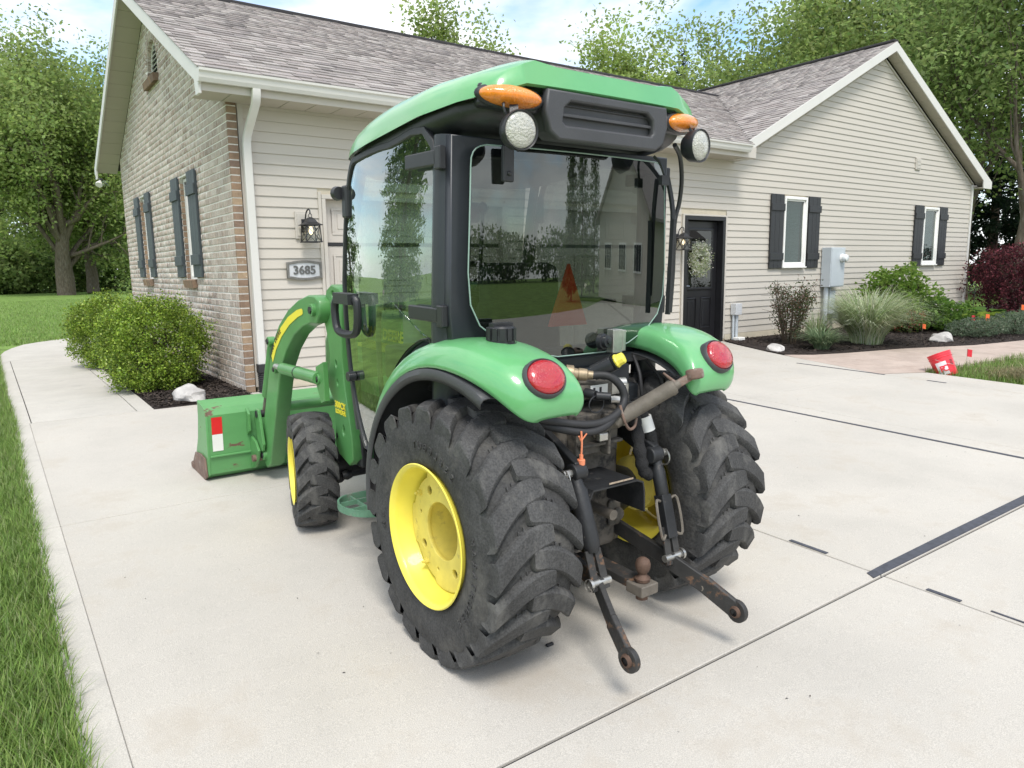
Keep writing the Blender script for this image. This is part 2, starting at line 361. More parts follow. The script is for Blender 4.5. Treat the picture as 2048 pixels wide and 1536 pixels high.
# ------------------------------------------------------------------ house
m_mortar = M('mortar', (.80, .775, .73), .95, var=.1, scale=20, bump=.4, bscale=150, spec=.2)
BR = [tuple(a*b for a, b in zip(q, (1.05, .98, .92))) for q in [(.30, .235, .20), (.42, .355, .31), (.50, .45, .405), (.34, .28, .24), (.54, .50, .46), (.39, .32, .275), (.46, .40, .355), (.27, .21, .18)]]
m_brick = M('tumbled_brick', (.4, .33, .28), .92, rnd=BR, var=.5, scale=14, bump=.6, bscale=40, col2=(.66, .625, .58), c2=(.49, .59), s2=13, stretch=(1, 3.2, .7), spec=.2)
m_brown = M('tan_brick', (.36, .22, .12), .92, rnd=[(.30, .215, .145), (.23, .16, .115), (.34, .25, .165), (.19, .135, .105), (.29, .195, .125)], var=.2, scale=14, bump=.5, bscale=70, col2=(.6, .55, .48), c2=(.66, .72), s2=18, spec=.2)
m_siding = M('vinyl_siding', (.51, .472, .415), .55, var=.025, scale=1.2, bump=.05, bscale=30, spec=.35, stretch=(.25, 1, 3))
m_trim = M('white_aluminium', (.62, .605, .57), .45, var=.03, scale=2, spec=.4)
m_beige = M('beige_trim', (.50, .465, .415), .5, var=.03, scale=2, spec=.4)
m_soffit = M('soffit_vinyl', (.44, .405, .345), .6, var=.03, scale=2, spec=.3)
SH = [(.27, .245, .238), (.33, .305, .295), (.42, .39, .375), (.30, .268, .262), (.38, .345, .335), (.22, .20, .20), (.46, .43, .415), (.35, .31, .302)]
m_shing = M('asphalt_shingle', (.3, .25, .24), .95, rnd=[(.91*q[0], .905*q[1], .885*q[2]) for q in SH], var=.16, scale=18, bump=.4, bscale=200, micro=(170, .22), spec=.15)
m_under = M('roof_underlay', (.05, .045, .045), .95, var=.2)
m_ridge = M('ridge_cap', (.035, .033, .036), .9, var=.2, scale=12, bump=.3)
m_shut = M('slate_paint', (.052, .066, .074), .55, var=.2, scale=3, bump=.15, bscale=40, stretch=(8, 8, .6))
m_shutb = M('black_paint', (.022, .023, .026), .5, var=.2, scale=3, bump=.15, bscale=40, stretch=(8, 8, .6))
m_door = M('door_black', (.012, .012, .014), .35, var=.1)
m_gdoor = M('garage_door_beige', (.50, .46, .41), .5, var=.03, scale=2, bump=.06, bscale=90)
m_win = M('window_vinyl', (.78, .77, .74), .4, var=.02)
m_pane = glass('window_glass', (.42, .50, .48), 1.2)
m_dark = M('dark_room', (.02, .022, .024), .9)
m_blind = M('blind_white', (.62, .63, .62), .6, var=.03)
m_found = M('foundation', (.55, .49, .38), .9, var=.12, scale=4, bump=.4)
m_iron = M('lantern_iron', (.022, .022, .024), .5, var=.2, bump=.2, bscale=200)
m_lglass = glass('lantern_glass', (.93, .93, .9), 1.0)
m_galv = M('grey_box_paint', (.46, .50, .53), .45, var=.05, scale=3)
m_blackp = M('black_pipe', (.02, .02, .022), .6, var=.2)

YW, XB = 8.30, 2.29
house = root('house', (2.29, 8.3, 0), 'long beige sided garage and house with a brick gable end and grey shingle roof', 'house')
CY = .0794
def rake_m(y): return 3.34+.5*((y if y < 11.85 else 23.70-y)-7.86)      # top of main roof
# --- brick gable wall
yv, zv, rv = 11.83, 4.27, .36
def arch(r, n=14, z0=4.10): return [(yv+r, z0)]+[(yv+r*math.cos(a), zv+r*math.sin(a)) for a in np.linspace(0, math.pi, n)]+[(yv-r, z0)]
wins = [(10.17, 10.74), (13.16, 13.76)]
outl = [(8.31, -.05), (15.4, -.05), (15.4, 3.40), (11.85, 5.18), (8.31, 3.40)]
holes = [[(a, 1.25), (c, 1.25), (c, 2.60), (a, 2.60)] for a, c in wins]+[arch(rv)]
bw = curve_plate('brick_wall', outl, holes, .10, m_mortar, house, frame((2.3415, 0, 0), (0, 1, 0), (0, 0, 1)), bevel=0)
bw['label'] = 'tumbled grey and white brick gable wall'
bm_ = MB(); c = .004; h, l, t = CY-.0135, 1.0, .03            # unit-length brick, scaled along y
bm_.add([(0, 0, 0), (0, l, 0), (0, l, h), (0, 0, h), (t, 0, 0), (t, l, 0), (t, l, h), (t, 0, h), (-c, .02, c), (-c, .98, c), (-c, .98, h-c), (-c, .02, h-c)],
        [(4, 5, 6, 7), (0, 4, 7, 3), (1, 2, 6, 5), (0, 1, 5, 4), (3, 7, 6, 2), (8, 11, 10, 9), (0, 8, 9, 1), (1, 9, 10, 2), (2, 10, 11, 3), (3, 11, 8, 0)])
me_brick = bm_.mesh('brick'); me_brick.materials.append(m_brick)
bricks = []
for k in range(0, 66):
    z0 = k*CY+.002; zt = z0+CY
    lo, hi = 8.304, 15.395
    if rake_m(lo)-.14 < zt: lo = 7.86+(zt+.14-3.34)/.5; hi = 23.70-lo
    if hi-lo < .2: break
    iv = [(lo, hi)]
    cuts = [(a-.004, d+.004) for a, d in wins if 1.25 < z0+.05 and z0 < 2.59]
    if z0+.06 > 4.05 and z0 < zv+rv+.12:
        rr = rv+.115; dz = max(0, z0+.03-zv); half = math.sqrt(max(0, rr*rr-dz*dz)) if z0 > 4.09 else rv+.05
        if half > 0: cuts.append((yv-half, yv+half))
    for a, d in cuts:
        iv = [q for s_, e_ in iv for q in ((s_, min(e_, a)), (max(s_, d), e_)) if q[1]-q[0] > .02]
    P = .205; off = (k % 2)*P/2
    for s_, e_ in iv:
        j = math.floor((s_-8.304-off)/P)
        while True:
            a = max(s_, 8.304+off+j*P+.012); d = min(e_, 8.304+off+(j+1)*P); j += 1
            if a >= e_-.01: break
            if d-a > .015: bricks.append((a, d, z0))
bricks.sort(key=lambda q: (q[0]-0)**2+(q[2]-1.3)**2)
o0 = org(house)
for a, d, z0 in bricks[:255]:
    o = link('brick', me_brick, None, bw, Vector((2.289+random.uniform(-.002, .002), a, z0))-o0); o.scale = (1, d-a, 1)
bv = np.array([q[:] for q in bm_.v]); rest = bricks[255:]; nb = len(rest)
bf = [f for f in bm_.f]
V = np.concatenate([bv*np.array([1, d-a, 1])+np.array([2.289+random.uniform(-.002, .002), a, z0]) for a, d, z0 in rest])
F = np.concatenate([np.array(bf)+i*12 for i in range(nb)])
o = npmesh('bricks', V, F, m_brick, bw, rnd=np.repeat(rng.random(nb), 10)); o['kind'] = 'stuff'
def solid_box(name, mat, dims):
    q = MB().box(*dims); me = q.mesh(name); me.materials.append(mat); return me
me_ret = solid_box('brick', m_brown, (0, .100, 0, .03, 0, CY-.0135))
for k in range(40):
    link('brick', me_ret, None, bw, Vector((2.287, 8.268+random.uniform(-.002, .002), k*CY+.002))-o0)
MB().box(2.2915, 2.386, 8.2745, 8.312, 0, 3.18).build('corner_mortar', m_mortar, bw)
# sills, reveals and vent
me_rev = solid_box('reveal_brick', m_brown, (0, .09, -.012, 0, 0, CY-.0135))
me_sb = solid_box('sill_brick', m_brown, (-.045, .06, 0, .052, 0, .10))
for a, d in wins:
    for k in range(16, 33):
        z0 = k*CY+.002
        if 1.25 < z0+.04 and z0+CY < 2.62: link('reveal_brick', me_rev, None, bw, Vector((2.292, d, z0))-o0)
    n = int((d-a+.02)/.06)
    for i in range(n): link('sill_brick', me_sb, None, bw, Vector((2.275, a-.01+i*.06, 1.155))-o0, rot=(0, R(-8), 0))
me_ab = solid_box('arch_brick', m_brick, (0, .03, -.034, .034, 0, .10))
for i in range(15):
    a = math.pi*(i+.5)/15
    o = link('arch_brick', me_ab, None, bw, Vector((2.284, yv+rv*math.cos(a)*1.01, zv+rv*math.sin(a)*1.01))-o0, rot=(a-math.pi/2, 0, 0))
for s_ in (-1, 1):
    for k in range(2): link('arch_brick', me_ab, None, bw, Vector((2.284, yv+s_*rv, 4.13+k*.075))-o0, rot=(-s_*math.pi/2, 0, 0))
for i in range(13): link('sill_brick', me_sb, None, bw, Vector((2.265, yv-.38+i*.06, 4.0))-o0, rot=(0, R(-8), 0))
for i in range(16):
    a = math.pi*(i+.5)/16
    link('reveal_brick', solid_box('reveal_brick', m_brick, (0, .055, -.031, .031, -.014, 0)), None, bw, Vector((2.293, yv+rv*math.cos(a), zv+rv*math.sin(a)))-o0, rot=(a-math.pi/2, 0, 0))
for k in range(2): link('reveal_brick', solid_box('reveal_brick', m_brick, (0, .055, -.012, 0, 0, .066)), None, bw, Vector((2.293, yv+rv, 4.105+k*.08))-o0)
vent = one(lambda b: b.box(2.380, 2.39, yv-rv, yv+rv, 4.1, 4.66), 'gable_vent', m_dark, house)
tubep = [(2.355, y, z) for y, z in arch(rv-.015)]
one(lambda b: b.tube(tubep, .014, 8), 'vent_frame', m_trim, vent, smooth=True)
for i in range(8):
    z = 4.15+i*.062; half = rv-.02 if z < zv else math.sqrt(max(.001, (rv-.02)**2-(z-zv)**2))
    m_ = Matrix.Translation((2.362, yv, z)) @ Matrix.Rotation(R(-35), 4, 'Y')
    one(lambda b: b.box(-.025, .025, -half, half, -.004, .004, m_), 'louvre_slat', m_trim, vent)

# --- sided front wall: backing with openings, one board per course and bay
def rake_g(x): return 5.49-.5*abs(x-15.64)
ops = [(3.25, 5.93, -1, 2.215), (6.42, 9.12, -1, 2.215), (9.50, 10.67, -1, 2.19), (12.27, 13.09, 1.27, 2.625), (17.70, 18.50, 1.27, 2.625)]
outl = [(2.42, 0.0), (20.19, 0.0), (20.19, 3.26), (15.64, 5.52), (11.2, 3.32), (2.42, 3.32)]
sw = curve_plate('siding_wall', outl, [[(a+.03, max(c_, .004)), (b_-.03, max(c_, .004)), (b_-.03, d-.03), (a+.03, d-.03)] for a, b_, c_, d in ops], .10, m_found, house, frame((0, 8.362, 0), (1, 0, 0), (0, 0, 1)), bevel=0)
sw['label'] = 'beige horizontal clapboard siding wall'
SP = .1143
nrow = int((5.45-.11)/SP)+1
for k in range(nrow):
    z0 = .12+k*SP; z1 = z0+SP
    if z0 < 3.10: iv = [(2.465, 20.14)]
    else:
        half = (5.49-z0)/.5; a = 15.64-half; d = 15.64+half
        iv = [(max(a, 10.9), min(d, 20.14))]
    for a, d, c_, e_ in ops:
        if z0+.06 > c_ and z0 < e_-.01:
            iv = [q for s_, t_ in iv for q in ((s_, min(t_, a)), (max(s_, d), t_)) if q[1]-q[0] > .03]
    fin = []
    for s_, t_ in iv:                       # long runs are lapped from 3.7 m boards
        j = s_+random.uniform(1.6, 3.7)
        while j < t_-.5: fin.append((s_, j)); s_ = j-.012; j += 3.66
        fin.append((s_, t_))
    for i, (s_, t_) in enumerate(fin):
        zt = z1; b = MB(); e = .0006*(i % 2)
        if z0 >= 3.10:                      # top ends cut to the rake
            ta, td = max(s_, 15.64-(5.49-z1)/.5), min(t_, 15.64+(5.49-z1)/.5)
            if td-ta < .02: ta = td = (s_+t_)/2
        else: ta, td = s_, t_
        y0, y1 = YW-.006-e, YW+.008
        b.add([(s_, y0, z0), (t_, y0, z0), (td, y1, zt), (ta, y1, zt), (s_, YW+.012, z0+.002), (t_, YW+.012, z0+.002)], [(0, 1, 2, 3), (0, 4, 5, 1)])
        b.build('siding_board', m_siding, sw, fix=False)
part = lambda name, mat, dims, parent, **k: one(lambda b: b.box(*dims), name, mat, parent, **k)
part('corner_trim', m_beige, (2.402, 2.462, 8.285, 8.33, .05, 3.13), house, bevel=.004)
part('corner_trim', m_trim, (20.135, 20.215, 8.27, 8.36, .02, 3.22), house, bevel=.004)
part('foundation_wall', m_found, (10.70, 20.18, 8.292, 8.31, -.2, .115), house)
# closed sides and back so the house is solid from elsewhere
part('side_wall', m_siding, (20.10, 20.19, 8.42, 15.4, -.1, 3.25), house)
part('back_wall', m_siding, (2.42, 20.19, 15.32, 15.40, -.1, 3.25), house)
part('ceiling_deck', m_under, (2.42, 20.1, 8.42, 15.3, 3.16, 3.2), house)

# --- roof
def roof_pieces(name, P0, along, upslope, length, slope_len, lo, hi, n_ind, parent, key=None):
    """shingle tabs on a slope; lo/hi(v) give the run covered by each course"""
    along, upslope = Vector(along).normalized(), Vector(upslope).normalized(); nrm = along.cross(upslope)
    if nrm.z < 0: nrm = -nrm
    E = .137; out_ = []
    for r_ in range(int(slope_len/E)+1):
        v = r_*E; a, d = lo(v), hi(v); x = a-random.uniform(0, .3)
        while x < d:
            l = random.choice((.14, .19, .25, .31, .17)); s_, t_ = max(a, x), min(d, x+l); x += l
            if t_-s_ > .02: out_.append((s_, t_, v, random.choice((.004, .010, .012))))
    P0 = Vector(P0); ctr = lambda q: P0+along*(q[0]+q[1])/2+upslope*q[2]
    out_.sort(key=key or (lambda q: (ctr(q)-CAM).length))
    base = np.array([(0, 0, 0), (1, 0, 0), (1, 1, 0), (0, 1, 0), (0, 0, 1), (1, 0, 1), (1, 1, .15), (0, 1, .15)])
    A, U, Nn = np.array(along), np.array(upslope), np.array(nrm)
    unit = MB(); unit.add([tuple(q) for q in base], [tuple(f) for f in BOXF]); me = unit.mesh('shingle'); me.materials.append(m_shing)
    rotm = Matrix((along, upslope, nrm)).transposed()
    for s_, t_, v, th in out_[:n_ind]:
        o = link('shingle', me, None, parent, P0+along*(s_+.0015)+upslope*v+nrm*.002-org(parent), rot=rotm.to_euler()); o.scale = (t_-s_-.003, min(E+.03, slope_len-v+.01), th+.006)
    rest = out_[n_ind:]
    Vs = []
    for s_, t_, v, th in rest:
        q = base*np.array([t_-s_-.003, E+.03, th+.006])
        Vs.append(np.array(P0+along*(s_+.0015)+upslope*v+nrm*.002)+q[:, :1]*A+q[:, 1:2]*U+q[:, 2:]*Nn)
    if Vs:
        n = len(Vs); o = npmesh('shingles', np.concatenate(Vs), np.concatenate([BOXF+8*i for i in range(n)]), m_shing, parent, rnd=np.repeat(rng.random(n), 6)); o['kind'] = 'stuff'
SL5 = math.sqrt(1.25)
def slab(b, pts, th):
    n = len(pts); b.add(pts+[(x, y, z-th) for x, y, z in pts], [tuple(range(n)), tuple(range(2*n-1, n-1, -1))]+[(i, n+i, n+(i+1) % n, (i+1) % n) for i in range(n)])
roof = MB()
slab(roof, [(1.935, 7.87, 3.335), (10.72, 7.87, 3.335), (14.72, 11.85, 5.325), (1.935, 11.85, 5.325)], .06)
slab(roof, [(1.935, 11.85, 5.325), (15.2, 11.85, 5.325), (15.2, 15.83, 3.335), (1.935, 15.83, 3.335)], .06)
roof = roof.build('roof', m_under, house, fix=True); roof['label'] = 'grey brown asphalt shingle roof over the garage'
def vx(v):      # valley: where the gable roof rises through the main slope
    z = 3.34+v*.5/SL5*1.0; return 15.64-(5.81-z)/.5
roof_pieces('shingle', (1.915, 7.845, 3.330), (1, 0, 0), (0, 1, .5), 14, 4.45, lambda v: 0, lambda v: min(14, vx(v)-1.915+.06), 290, roof)
part('ridge_cap', m_ridge, (1.93, 15.0, 11.77, 11.93, 5.30, 5.365), roof, bevel=.02)
groof = MB()
slab(groof, [(10.66, 8.09, 3.305), (15.64, 8.09, 5.795), (15.64, 16, 5.795), (10.66, 16, 3.305)], .06)
slab(groof, [(15.64, 8.09, 5.795), (20.62, 8.09, 3.305), (20.62, 16, 3.305), (15.64, 16, 5.795)], .06)
groof = groof.build('roof', m_under, house, fix=True); groof['label'] = 'grey brown asphalt shingle roof over the cross gable'
def vy(v):
    z = 3.31+v*.5/SL5; return 7.86+(z-3.34)/.5 if z < 5.30 else 14.0
roof_pieces('shingle', (10.65, 14.0, 3.305), (0, -1, 0), (1, 0, .5), 6, 5.55, lambda v: max(0, 14.0-vy(v)-.06) if vy(v) < 13.9 else 0, lambda v: 5.93, 150, groof)
one(lambda b: b.bar((15.64, 8.07, 5.82), (15.64, 15.9, 5.82), .17, .05), 'ridge_cap', m_ridge, groof, bevel=.015)
# rake boards, soffits, gutters
def poly_plate(name, pts, x0, x1, mat, parent, axis='x', **k):
    if axis == 'x': m_ = Matrix(((0, 0, 1, x0), (1, 0, 0, 0), (0, 1, 0, 0), (0, 0, 0, 1)))
    else: m_ = Matrix(((1, 0, 0, 0), (0, 0, 1, x0), (0, 1, 0, 0), (0, 0, 0, 1)))
    return one(lambda b: b.prism(pts, x1-x0, m_), name, mat, parent, **k)
T = .17
poly_plate('rake_board', [(7.80, 3.30), (11.85, 5.322), (11.85, 5.322-T), (8.02, 3.245), (7.995, 3.09), (7.855, 3.09), (7.855, 3.18), (7.80, 3.19)], 1.925, 1.95, m_trim, house, bevel=.003)
poly_plate('rake_board', [(11.85, 5.322), (15.90, 3.30), (15.90, 3.19), (15.845, 3.18), (15.845, 3.09), (15.705, 3.09), (15.68, 3.245), (11.85, 5.322-T)], 1.925, 1.95, m_trim, house, bevel=.003)
for sgn in (1, -1):
    n = 14
    for i in range(n):
        d0, d1 = 3.95*i/n, 3.95*(i+1)/n-.008
        z0, z1 = 5.185-.5*d0, 5.185-.5*d1
        b = MB(); y0, y1 = 11.85-sgn*d0, 11.85-sgn*d1
        pts = [(1.952, y0, z0), (2.286, y0, z0), (2.286, y1, z1), (1.952, y1, z1)]
        b.add(pts+[(x, y, z+.02) for x, y, z in pts], [(0, 1, 2, 3), (7, 6, 5, 4), (0, 4, 5, 1), (1, 5, 6, 2), (2, 6, 7, 3), (3, 7, 4, 0)])
        b.build('soffit_panel', m_soffit, house)
x = 1.952
while x < 10.75:
    part('soffit_panel', m_soffit, (x, min(x+.292, 10.75), 7.885, 8.296, 3.125, 3.14), house, bevel=.003); x += .30
part('fascia_board', m_beige, (1.952, 10.75, 7.862, 7.884, 3.12, 3.30), house)
def gutter(x0, x1):
    prof = [(7.858, 3.315), (7.858, 3.195), (7.795, 3.190), (7.775, 3.225), (7.765, 3.270), (7.745, 3.285), (7.742, 3.308), (7.755, 3.310)]
    b = MB(); b.grid([[(x0, y, z) for y, z in prof], [(x1, y, z) for y, z in prof]]); n = len(prof)
    b.add([(x0+.001, y, z) for y, z in prof], [tuple(range(n))]); b.add([(x1-.001, y, z) for y, z in prof], [tuple(range(n))])
    return b.build('gutter', m_trim, house, fix=False)
gutter(1.915, 10.60)
one(lambda b: b.box(10.60, 10.84, 7.86, 8.29, 3.118, 3.30), 'eave_return', m_beige, house, bevel=.004)
tg = .16
poly_plate('rake_board', [(10.60, 3.29), (15.64, 5.80), (15.64, 5.80-tg*1.15), (10.86, 3.24), (10.84, 3.11), (10.60, 3.11)], 8.055, 8.08, m_trim, house, axis='y', bevel=.003)
poly_plate('rake_board', [(15.64, 5.80), (20.68, 3.29), (20.68, 3.12), (20.22, 3.12), (20.20, 3.30), (15.64, 5.80-tg*1.15)], 8.055, 8.08, m_trim, house, axis='y', bevel=.003)
for sgn in (1, -1):
    n = 16
    for i in range(n):
        d0, d1 = 4.95*i/n, 4.95*(i+1)/n-.008; z0, z1 = 5.665-.5*d0, 5.665-.5*d1
        b = MB(); x0, x1 = 15.64+sgn*d0, 15.64+sgn*d1
        if sgn < 0 and x1 < 10.85: continue
        pts = [(x0, 8.082, z0-.06), (x0, 8.296, z0-.06), (x1, 8.296, z1-.06), (x1, 8.082, z1-.06)]
        b.add(pts+[(x, y, z+.02) for x, y, z in pts], [(0, 1, 2, 3), (7, 6, 5, 4), (0, 4, 5, 1), (1, 5, 6, 2), (2, 6, 7, 3), (3, 7, 4, 0)])
        b.build('soffit_panel', m_soffit, house)
part('eave_soffit', m_soffit, (20.222, 20.66, 8.082, 15.9, 3.13, 3.15), house)
part('eave_gutter', m_trim, (20.66, 20.78, 8.09, 15.9, 3.19, 3.31), house, bevel=.02)
one(lambda b: b.bar((15.66, 8.292, 5.50), (20.20, 8.292, 3.235), .03, .03), 'rake_trim', m_beige, house)

# --- downspout with its black drain
def rect_path(b, pts, wx, wy):
    rows = [[(x+a*wx/2, y+c*wy/2, z) for a, c in ((-1, -1), (1, -1), (1, 1), (-1, 1), (-1, -1))] for x, y, z in pts]
    b.grid(rows)
ds = MB(); rect_path(ds, [(2.475, 7.83, 3.20), (2.475, 7.83, 3.13), (2.475, 7.87, 3.05), (2.47, 8.12, 2.86), (2.465, 8.205, 2.78), (2.46, 8.225, 2.70), (2.46, 8.225, .24)], .085, .068)
ds = ds.build('downspout', m_trim, house, bevel=.008)
pipe = [(2.46, 8.225, .30-.006*i) for i in range(0, 52)]
one(lambda b: b.tube(pipe, [.052 if i % 4 < 2 else .044 for i in range(52)], 14), 'drain_pipe', m_blackp, ds, smooth=True)
part('pipe_collar', m_blackp, (2.41, 2.51, 8.17, 8.275, .22, .32), ds, bevel=.01)

# --- windows and shutters
def window(x0, x1, z0, z1, ax, p):
    """ax 'y': in the front wall (faces -y); ax 'x': in the brick wall (faces -x); p = plane of the pane"""
    f = (lambda a, d, y0, y1, c_, e_: (a, d, p+y0, p+y1, c_, e_)) if ax == 'y' else (lambda a, d, y0, y1, c_, e_: (p+y0, p+y1, a, d, c_, e_))
    wv = part('window', m_dark, f(x0, x1, .12, .13, z0, z1), house)
    fr = MB(); t = .05
    for q in (f(x0, x0+t, -.05, .05, z0, z1), f(x1-t, x1, -.05, .05, z0, z1), f(x0+t, x1-t, -.05, .05, z0, z0+t), f(x0+t, x1-t, -.05, .05, z1-t, z1)): fr.box(*q)
    fr.build('frame', m_win, wv, bevel=.006)
    sa = MB(); s_ = t+.002; u = .028
    for q in (f(x0+s_, x0+s_+u, -.02, .03, z0+s_, z1-s_), f(x1-s_-u, x1-s_, -.02, .03, z0+s_, z1-s_), f(x0+s_+u, x1-s_-u, -.02, .03, z0+s_, z0+s_+u), f(x0+s_+u, x1-s_-u, -.02, .03, z1-s_-u, z1-s_)): sa.box(*q)
    sa.build('sash', m_win, wv, bevel=.004)
    part('pane', m_pane, f(x0+s_+u, x1-s_-u, .0, .006, z0+s_+u, z1-s_-u), wv)
    bl = MB(); z = z0+s_+.03
    while z < z1-s_-.02: bl.box(*f(x0+.08, x1-.08, .06, .064, z, z+.021)); z += .025
    bl.build('blind', m_blind, wv)
    part('sill', m_win, f(x0-.01, x1+.01, -.075, .04, z0-.03, z0-.002), wv, bevel=.005)
    return wv
window(12.31, 13.05, 1.30, 2.60, 'y', 8.30)
window(17.74, 18.46, 1.30, 2.60, 'y', 8.30)
for a, d in wins: window(a+.004, d-.004, 1.256, 2.594, 'x', 2.385)
def shutter(a, d, z0, z1, ax, p, mat):
    f = (lambda u0, u1, y0, y1, c_, e_: (u0, u1, p+y0, p+y1, c_, e_)) if ax == 'y' else (lambda u0, u1, y0, y1, c_, e_: (p+y0, p+y1, u0, u1, c_, e_))
    s_ = part('shutter', mat, f(a+.01, d-.01, -.012, 0, z0+.02, z1-.02), house)
    n = 3; wd = (d-a)/n
    for i in range(n): part('board', mat, f(a+i*wd+.002, a+(i+1)*wd-.002, -.034, -.012, z0+random.uniform(0, .004), z1), s_, bevel=.004)
    for c_ in (z0+.16, z1-.30): part('batten', mat, f(a-.008, d+.008, -.056, -.034, c_, c_+.13), s_, bevel=.004)
for a, d in ((11.90, 12.30), (13.11, 13.50), (17.33, 17.73), (18.51, 18.90)): shutter(a, d, 1.265, 2.63, 'y', 8.292, m_shutb)
for a, d in ((9.76, 10.17), (10.735, 11.14), (12.79, 13.165), (13.755, 14.14)): shutter(a, d, 1.285, 2.615, 'x', 2.284, m_shut)

# --- doors
def garage_door(x0, x1):
    gd = part('garage_door', m_dark, (x0-.02, x1+.02, 8.46, 8.47, .0, 2.16), house)
    rows = [(.01, .525), (.53, 1.05), (1.055, 1.635), (1.675, 2.17)]
    for c_, e_ in rows:
        sec = part('door_section', m_gdoor, (x0, x1, 8.395, 8.435, c_, e_), gd, bevel=.004)
        n = 4; wd = (x1-x0)/n
        for i in range(n):
            u0, u1 = x0+i*wd+.11, x0+(i+1)*wd-.11
            b = MB(); t = .03
            for q in ((u0, u1, c_+.09, c_+.09+t), (u0, u1, e_-.09-t, e_-.09), (u0, u0+t, c_+.09+t, e_-.09-t), (u1-t, u1, c_+.09+t, e_-.09-t)): b.box(q[0], q[1], 8.386, 8.396, q[2], q[3])
            b.box(u0+.07, u1-.07, 8.387, 8.396, c_+.16, e_-.16)
            b.build('raised_panel', m_gdoor, sec, bevel=.004)
    part('dark_gap_strip', m_blackp, (x0, x1, 8.385, 8.42, 1.638, 1.672), gd)  # black strip stands in for the shaded open gap below the top section
    tr = MB(); tr.box(x0-.045, x0, 8.272, 8.40, 0, 2.17).box(x1, x1+.045, 8.272, 8.40, 0, 2.17).box(x0-.045, x1+.045, 8.272, 8.40, 2.171, 2.22)
    tr.build('door_trim', m_beige, gd, bevel=.004)
    for u in (x0-.085, x1+.048): part('siding_channel', m_siding, (u, u+.037, 8.28, 8.33, .1, 2.25), gd, bevel=.003)
    return gd
garage_door(3.335, 5.85); garage_door(6.50, 9.03)
ed = part('entry_door', m_door, (9.64, 10.55, 8.40, 8.45, .05, 2.09), house, bevel=.004); ed['label'] = 'black entry door with half glass'
fr = MB(); fr.box(9.565, 9.635, 8.27, 8.46, 0, 2.10).box(10.555, 10.625, 8.27, 8.46, 0, 2.10).box(9.565, 10.625, 8.27, 8.46, 2.101, 2.165)
fr.build('door_frame', m_door, ed, bevel=.004)
fr = MB(); fr.box(9.52, 9.56, 8.275, 8.31, 0.05, 2.195).box(10.63, 10.67, 8.275, 8.31, 0.05, 2.195).box(9.56, 10.63, 8.275, 8.31, 2.170, 2.195)
fr.build('door_trim', m_beige, ed, bevel=.003)
fr = MB(); a, d, c_, e_ = 9.80, 10.39, .97, 1.93
for q in ((a-.04, a, c_-.04, e_+.04), (d, d+.04, c_-.04, e_+.04), (a, d, c_-.04, c_), (a, d, e_, e_+.04)): fr.box(q[0], q[1], 8.375, 8.401, q[2], q[3])
fr.build('glass_bead', m_door, ed, bevel=.008)
part('door_pane', glass('door_glass', (.10, .11, .11), 1.3), (a, d, 8.385, 8.393, c_, e_), ed)
part('door_blind', m_blind, (a+.01, d-.01, 8.396, 8.399, c_+.01, e_-.01), ed)
for a, d in ((9.76, 10.04), (10.15, 10.43)):
    fr = MB()
    for q in ((a, a+.025, .25, .80), (d-.025, d, .25, .80), (a+.025, d-.025, .25, .275), (a+.025, d-.025, .775, .80)): fr.box(q[0], q[1], 8.388, 8.401, q[2], q[3])
    fr.box(a+.06, d-.06, 8.390, 8.401, .31, .74); fr.build('door_panel', m_door, ed, bevel=.006)
one(lambda b: b.cyl((9.70, 8.39, 1.0), (9.70, 8.35, 1.0), .012).tube([(9.70, 8.345, 1.0), (9.74, 8.342, 1.0), (9.79, 8.345, .995)], .009, 8), 'door_handle', M('brushed_metal', (.6, .6, .6), .3, 1), ed, smooth=True)
one(lambda b: b.box(9.165, 9.20, 8.262, 8.283, 1.18, 1.36), 'keypad', m_win, house, bevel=.004)
v = part('wall_vent', m_beige, (17.22, 17.44, 8.27, 8.30, 3.40, 3.66), house, bevel=.006)
for i in range(3): part('vent_flap', m_beige, (17.25, 17.41, 8.262, 8.272, 3.43+i*.07, 3.49+i*.07), v, bevel=.003)
fl = MB(); fl.box(1.95, 2.0, 15.5, 15.6, 3.05, 3.09); fl = fl.build('flood_light', m_iron, house)
for dx, dy in ((-.06, -.10), (.10, -.12)):
    one(lambda b: b.lathe([(0, .015), (.03, .03), (.08, .055), (.11, .06), (.112, .0)], (1.97+dx*.3, 15.5+dy*.1, 3.04), (dx*4, dy*4, -.5), 16), 'flood_bulb', m_lglass if dx > 0 else m_win, fl, smooth=True)

